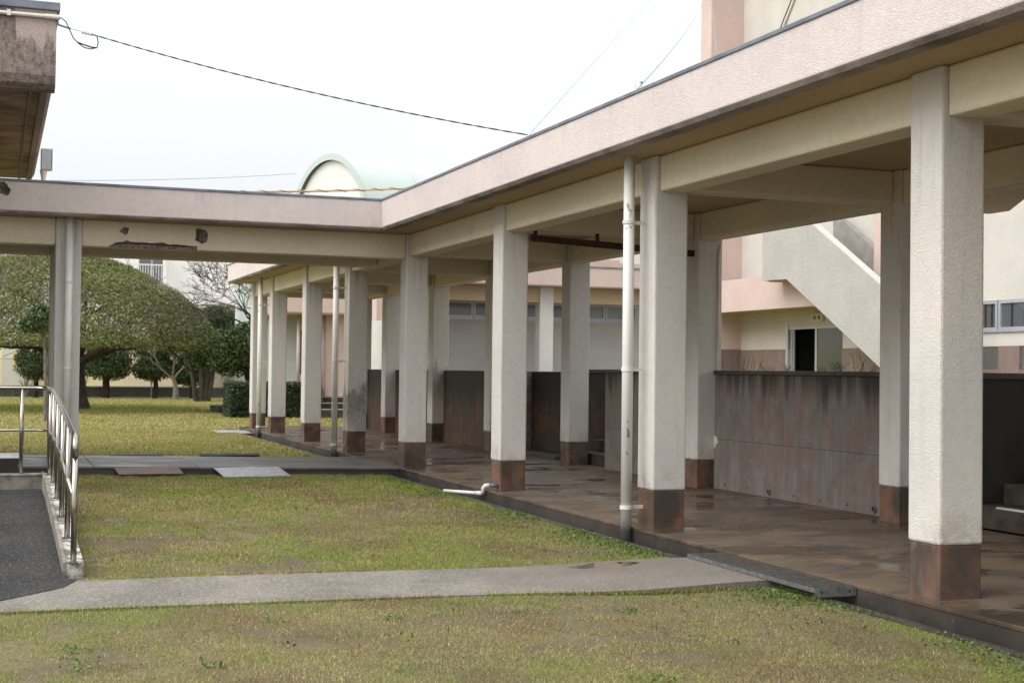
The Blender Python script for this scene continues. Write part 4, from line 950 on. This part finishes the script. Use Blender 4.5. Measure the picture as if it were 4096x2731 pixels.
# ------------------------------------------------------------------ cables
def cable(label, pts, r_, mat, sag=0., n=24, name='cable', twist=None):
    a, b = Vector(pts[0]), Vector(pts[1]); q = []
    for i in range(n+1):
        t = i/n; p = a.lerp(b, t); p.z -= sag*4*t*(1-t); q.append(p)
    o = obj(name, MB().tube(q, r_, 6), mat)
    tag(o, label, 'cable'); return o, q
CB = thing('service_cable', 'black twisted service cable from the eave corner to the walkway roof', 'cable', (.6, 16.2, 5.0))
A_, B_ = Vector((.98, 16.1, 5.02)), Vector((5.06, 13.44, 3.80)); q1 = []; q2 = []
for i in range(161):
    t = i/160; p = A_.lerp(B_, t); p.z -= .075*4*t*(1-t); an = t*2*math.pi*17
    o1 = Vector((math.cos(an)*.25, math.cos(an)*.4, math.sin(an)))*.0042; q1.append(p+o1); q2.append(p-o1)
obj('wire', MB().tube(q1, .0042, 5), 'black', CB); obj('wire', MB().tube(q2, .0042, 5), 'black', CB)
obj('bracket', MB().tube([(.575,16.2,5.17),(.585,16.18,5.12),(.71,16.16,5.085)], .013, 6), 'cap', CB)
obj('clevis', MB().tube([(.71,16.16,5.085),(.83,16.13,5.055)], .004, 5), 'galv', CB)
ins = MB()
for k in range(4):
    x = .83+k*.028; ins.tube([(x,16.13-k*.008,5.055-k*.006),(x+.016,16.125-k*.008,5.05-k*.006)], [.018,.024], 10)
obj('insulator', ins, 'white_pipe', CB); obj('tie', MB().tube([(.93,16.11,5.03),(.98,16.1,5.02)], .007, 6), 'black', CB)
lp = [(.60,16.17,5.20),(.66,16.16,5.16),(.70,16.15,5.07),(.74,16.14,4.98),(.80,16.13,4.92),(.86,16.12,4.88),(.93,16.11,4.87),(.99,16.10,4.89),(1.0,16.1,4.95),(.985,16.1,5.02)]
obj('drip_loop', MB().tube(lp, .006, 6), 'black', CB); obj('drip_loop', MB().tube([(.78,16.13,4.935),(.86,16.12,4.91),(.93,16.11,4.89),(.985,16.1,4.885)], .008, 6), 'black', CB)
TC = thing('wrapped_cable', 'tan cable wrapped with a dark spiral above the crossing walkway roof', 'cable', (4, 26, 4.6))
qa = [Vector((.57+(9.0-.57)*i/200, 26, 4.455+(4.98-4.455)*i/200-.12*4*(i/200)*(1-i/200)+.05)) for i in range(201)]
obj('cable_core', MB().tube(qa, .021, 8), simple('tan_sleeve', (.46,.37,.25), .6), TC)
obj('spiral_wire', MB().tube([p+Vector((0, math.cos(i*.75)*.024, math.sin(i*.75)*.024)) for i, p in enumerate(qa)], .006, 5), 'black', TC)
obj('mast', MB().tube([(9.0,26,3.3),(9.0,26,5.1)], .03, 8), 'galv', TC)
cable('thin blue wire rising from the walkway roof edge towards the tall building', ((5.1,13.6,3.79),(25.6,48.5,18.3)), .006, simple('blue_wire',(.22,.42,.45),.5), 0)
W2 = thing('phone_wire', 'teal wire with a small clamp rising from the roof edge to the pink pilaster', 'cable', (5.12,11.1,3.79))
pa, pb = Vector((5.12,11.05,3.79)), Vector((25.9,48.4,16.9)); pts = [pa.lerp(pb, i/30)-Vector((0,0,.35*4*(i/30)*(1-i/30))) for i in range(31)]
obj('wire', MB().tube(pts, .006, 5), simple('teal_wire',(.10,.25,.25),.5), W2)
pc = pa.lerp(pb, .028); pc.z -= .03
obj('clamp', MB().tube([pc-Vector((.01,.02,0)), pc+Vector((.015,.03,.02))], .014, 8), 'galv', W2)
obj('coil', MB().tube([pc+Vector((-.035+math.cos(a)*.035, 0, math.sin(a)*.04-.02)) for a in np.linspace(0, 6.28, 22)], .0025, 5, cap=False), 'galv', W2)
cable('thin wire falling from the pink pilaster to the walkway roof', ((5.3,9.85,3.79),(25.8,48.6,16.4)), .005, 'cap', .0)
cable('dark overhead line above the vaulted hall', ((-6,60,8.6),(16,80,12.5)), .014, simple('far_wire',(.30,.38,.42),.6), .3)

# ------------------------------------------------------------------ weeds, grass, litter
def inpoly_x(x, y):   # lawn areas: True where grass may grow
    yn = np.interp(x, [-8,.05,.98,2.33,3.37,4.24,5.2], [9.1,9.03,9.0,8.92,8.85,8.68,8.70])
    yf = np.interp(x, [-8,.64,1.38,2.65,3.83,5.2], [10.26,10.21,10.2,10.12,10.06,9.95])
    a = (y < yn-.005+.0) & (x < 5.17)
    b = (y > yf+.005) & (y < 19.36) & (x > .635) & (x < 5.17)
    b2 = (y > 15.6) & (y < 19.36) & (x > .3) & (x <= .64)
    c = (y > 21.9) & ((x < 5.17) | (y > 34))
    return a | b | b2 | c
def visible(x, y):
    f_ = x*math.sin(YAW)+y*math.cos(YAW); s_ = x*math.cos(YAW)-y*math.sin(YAW)
    return (f_ > 3) & (np.abs(s_) < f_*.375+1.6)
def blades(name, n, xr, yr, hgt, wid, dens, colf, label_seed=0, zoff=0.):
    x = xr[0]+(xr[1]-xr[0])*rng.random(n); y = yr[0]+(yr[1]-yr[0])*rng.random(n)
    k = inpoly_x(x, y) & visible(x, y); x, y = x[k], y[k]
    k = rng.random(len(x)) < dens(x, y); x, y = x[k], y[k]; n = len(x)
    z = gz(x, y)+zoff; a = rng.random(n)*2*np.pi; ln = hgt*(.45+1.0*rng.random(n)**1.8); lean = rng.uniform(.55, 1.5, n)
    d = np.stack([np.cos(a)*np.sin(lean), np.sin(a)*np.sin(lean), np.cos(lean)], 1)
    sd_ = np.stack([-np.sin(a), np.cos(a), np.zeros(n)], 1); wv = (wid*(.6+.8*rng.random(n)))[:,None]/2
    P = np.stack([x, y, z-.003], 1)
    V = np.stack([P-sd_*wv, P+sd_*wv, P+d*ln[:,None]], 1).reshape(-1,3)
    c = np.repeat(colf(x, y, n), 3, axis=0)
    return V, np.arange(3*n).reshape(n,3), c
def gcol(straw_bias):
    G = np.array([(.23,.285,.042),(.30,.34,.052),(.15,.215,.034)]); T = np.array([(.41,.36,.12),(.34,.27,.105),(.44,.39,.18),(.24,.165,.085)])
    def f(x, y, n):
        bt = sstep(fbm(x, y, 1.7, 47)+.12*np.exp(-((x-3.2)/1.4)**2-((y-7.4)/1.0)**2), .52, .72)
        s_ = .06+.88*sstep(fbm(x, y, .9, 41)*.8+.1+.45*(vnoise(x, y, 3.7, 44)-.5)+.3*(vnoise(x, y, 9., 45)-.5)+straw_bias(x, y), .15, .85)
        t = rng.random(n) < s_; c = np.where(t[:,None], T[rng.integers(0,4,n)], G[rng.integers(0,3,n)])
        c = c*(.55+.85*rng.random((n,1))); k = (rng.random(n) < bt*.55) & (y < 20)
        c[k] = np.array([.24,.155,.08])*(.5+.9*rng.random((k.sum(),1)))
        return c
    return f
bare = lambda x, y: 1-.86*sstep(fbm(x, y, 1.3, 51)*.5+fbm(x, y*1.0, 5.5, 52)*.6, .59, .72)
patch = lambda x, y: bare(x, y)*(1-.6*sstep(1-np.hypot((x-4.0)/1.5, (y-14.4)/1.6)+.5*(vnoise(x,y,2.3,61)-.5), .0, .6))*(1-.45*sstep(1-np.hypot((x-2.9)/1.6, (y-8.1)/.28)+.8*(vnoise(x,y,2.3,62)-.5), .0, .5))
edge_g = lambda x, y: -.30*sstep(x, 4.3, 5.1)-.22*np.exp(-((y-10.35)/.35)**2)
parts_ = [blades('n', 1040000, (-2.6,5.2), (4.2,9.1), .022, .0033, patch, gcol(lambda x,y: .0+edge_g(x,y)+.20*np.exp(-((x-3.1)/1.3)**2-((y-7.3)/1.1)**2))),
          blades('m', 520000, (.3,5.2), (9.9,14.6), .025, .0045, patch, gcol(lambda x,y: .03+edge_g(x,y))),
          blades('m2', 330000, (.3,5.2), (14.6,19.4), .032, .0070, patch, gcol(lambda x,y: -.02+edge_g(x,y)))]
def join(parts_):
    off = 0; Vs = []; Fs = []; Cs = []
    for V, F, c in parts_: Vs.append(V); Fs.append(F+off); Cs.append(c); off += len(V)
    return np.concatenate(Vs), np.concatenate(Fs), np.concatenate(Cs)
def edge_tufts(n, f, side):
    x = (-.5 if side < 0 else .63)+5.6*rng.random(n); x = x[x < 5.15]; n = len(x); y = f(x)+side*np.abs(rng.normal(size=n))*.022; k = visible(x, y) & (vnoise(x, y*0, 3.1, 81) > .36); x, y = x[k], y[k]; n = len(x)
    a = rng.random(n)*6.283; lean = rng.uniform(.3, 1.2, n); d = np.stack([np.cos(a)*np.sin(lean), np.sin(a)*np.sin(lean), np.cos(lean)], 1); ln = (.02+.035*rng.random(n)**2)[:,None]
    sd_ = np.stack([-np.sin(a), np.cos(a), 0*a], 1)*.0024; P = np.stack([x, y, -.1+.0*x], 1)
    return np.stack([P-sd_, P+sd_, P+d*ln], 1).reshape(-1,3), np.arange(3*n).reshape(n,3), np.repeat(gcol(lambda x,y: -.05+0*x)(x, y, n), 3, axis=0)
parts_ += [edge_tufts(7000, lambda x: np.interp(x, [-8,.05,.98,2.33,3.37,4.24,5.2], [9.1,9.03,9.0,8.92,8.85,8.68,8.70])+.01, -1),
           edge_tufts(8000, lambda x: np.interp(x, [-8,.64,1.38,2.65,3.83,5.2], [10.26,10.21,10.2,10.12,10.06,9.95]), 1)]
V, F, c = join(parts_); g1 = faces_np('lawn_grass', V, F, 'grass', c, kind='stuff'); g1['label'] = 'short patchy lawn grass in front of the walkways'; g1['category'] = 'grass'
green_strip = lambda x, y: -.75*np.exp(-((y-52.5)/3.0)**2)*(x < 6.5)  # less straw, so greener blades, in a band by the clipped tree
parts_ = [blades('f1', 380000, (-2.4,5.2), (21.9,34), .05, .014, lambda x,y: np.ones_like(x), gcol(lambda x,y: .15+0*x)),
          blades('f2', 400000, (-4.,12), (34,68), .06, .024, lambda x,y: np.ones_like(x), gcol(lambda x,y: .13+green_strip(x,y)))]
V, F, c = join(parts_); g2 = faces_np('far_lawn_grass', V, F, 'grass', c, kind='stuff'); g2['label'] = 'yellowing lawn grass beyond the crossing walkway, up to the fence'; g2['category'] = 'grass'
# clover and broad weeds along the channel edge and path end
n = 13000; y = 4.5+15*rng.random(n)**.9; x = 5.17-rng.exponential(.2, n); k = inpoly_x(x, y) & (fbm(x*2, y, 1.1, 71)+.25*(rng.random(n)-.5) > .50); x, y = x[k], y[k]
xx = 5.0+.16*rng.normal(size=700); yy = 8.25+.32*rng.normal(size=700); kk = inpoly_x(xx, yy); x = np.concatenate([x, xx[kk]]); y = np.concatenate([y, yy[kk]])
P = np.stack([x, y, gz(x, y)+.006+.022*rng.random(len(x))], 1); V, F = leaf_quads(P, np.full(len(P), .0095), .8, np.array([[0,0,2.2]]), .8)
wd = faces_np('clover_weeds', V, F, 'leaf', cols_mix(len(P), [(.10,.17,.035),(.15,.22,.05),(.07,.12,.03)], [3,2,2]), None, 'stuff'); wd['label'] = 'low green clover weeds along the drain channel'; wd['category'] = 'weeds'
# broad dark green clumps in the foreground turf
cx_ = rng.uniform(.2, 3.8, 16); cy_ = rng.uniform(5.6, 8.4, 16); P = []
for a, b in zip(cx_, cy_):
    k = rng.integers(14, 60); P.append(np.stack([a+.05*rng.normal(size=k), b+.05*rng.normal(size=k), np.zeros(k)], 1))
P = np.concatenate(P); P[:,2] = gz(P[:,0], P[:,1])+.008+.02*rng.random(len(P)); V, F = leaf_quads(P, np.full(len(P), .010), .8, np.array([[0,0,2.]]), .7)
wd = faces_np('turf_weeds', V, F, 'leaf', cols_mix(len(P), [(.10,.17,.03),(.15,.22,.04)], [1,1]), None, 'stuff'); wd['label'] = 'small dark green weed clumps in the foreground turf'; wd['category'] = 'weeds'
# tall stalky weeds on the wall top
def stalk(x, y, z, h_, label, yellow):
    t = thing('wall_weed', label, 'weed', (x, y, z), 'stalky weeds on the wall tops'); mb = MB(); P = []
    for k in range(random.randint(3, 5)):
        a = random.uniform(0, 6.28); q = Vector((x+random.uniform(-.05,.05), y+random.uniform(-.08,.08), z)); e = q+Vector((math.cos(a)*.05, math.sin(a)*.05, h_*random.uniform(.5,1)))
        mb.tube([q, q.lerp(e,.5)+Vector((.008,0,0)), e], [.003,.0025,.002], 4); P.append(tuple(e)); P += [tuple(e+Vector((random.uniform(-.03,.03),random.uniform(-.04,.04),random.uniform(-.04,.02)))) for _ in range(5)]
        P += [(q.x+random.uniform(-.05,.05), q.y+random.uniform(-.06,.06), q.z+random.uniform(.005,.05)) for _ in range(5)]
    obj('stem', mb, simple('weed_stem', (.13,.12,.05), .8), t)
    P = np.array(P); V, F = leaf_quads(P, np.full(len(P), .008), .6, None, .6)
    faces_np('leaves', V, F, 'leaf', cols_mix(len(P), [(.45,.42,.04),(.16,.2,.05)] if yellow else [(.14,.2,.045),(.12,.1,.05)], [1,1]), t)
ww = 'thin stalky weed sprouting along the top of the grey-brown retaining wall'
for x, y, h_, ye in ((8.45,15.0,.20,1),(8.5,14.75,.18,1),(8.45,14.45,.09,0),(8.5,14.1,.08,0),(8.45,13.25,.07,1),(8.5,13.05,.12,0),(8.45,12.9,.1,0),(8.5,12.6,.22,1),(8.45,12.35,.08,0),(8.5,12.15,.14,1),(8.45,12.0,.1,0),(8.45,17.0,.12,0)):
    bh = [b for yy_, b in ((14.9,'the left side of the pink pilaster'),(14.6,'the pink pilaster'),(14.3,'the wall right of the pilaster'),(13.6,'the brown dado'),(13.15,'the door jamb'),(13.0,'the dark door opening'),(12.7,'the left of the glass door'),(12.45,'the right of the glass door'),(12.25,'the dado right of the door'),(12.05,'the foot of the stair flank'),(0,'the column at the wall end')) if y > yy_][0]
    stalk(x, y, 1.43 if x < 8.5 else 1.425, h_, ('tall yellow-flowered' if ye else 'short green')+' weed on the grey-brown wall top, before '+bh if y < 16 else 'weed on the wall top beside the downpipe, left of the near column', ye)
# fallen leaves and twigs
P = []
for x, y in ((1.3,8.05),(1.65,8.1),(.98,7.2),(2.6,12.2),(3.7,10.3),(2.9,9.9),(1.15,9.2),(2.1,10.25),(1.55,10.3),(4.0,12.6),(1.0,8.4),(2.0,6.6),(3.3,7.0),(4.35,7.6),(3.9,6.2),(2.4,7.6)):
    P.append((x+random.uniform(-.05,.05), y, float(gz(x,y))+.035 if inpoly_x(np.array([x]), np.array([y]))[0] else -.05))
for k in range(60):
    x, y = random.uniform(.2, 5.0), random.choice((random.uniform(5.2, 8.6), random.uniform(10.3, 16)))
    P.append((x, y, float(gz(x, y))+.022))
P = np.array(P); V, F = leaf_quads(P, np.full(len(P), .019), .6, np.array([[0,0,2.5]]), .45)
fl_ = faces_np('fallen_leaves', V, F, 'leaf', cols_mix(len(P), [(.16,.07,.035),(.10,.06,.035),(.22,.13,.07)], [2,2,1]), None, 'stuff'); fl_['label'] = 'scattered brown fallen leaves on the turf and path'; fl_['category'] = 'fallen leaves'
bpy.context.view_layer.update()
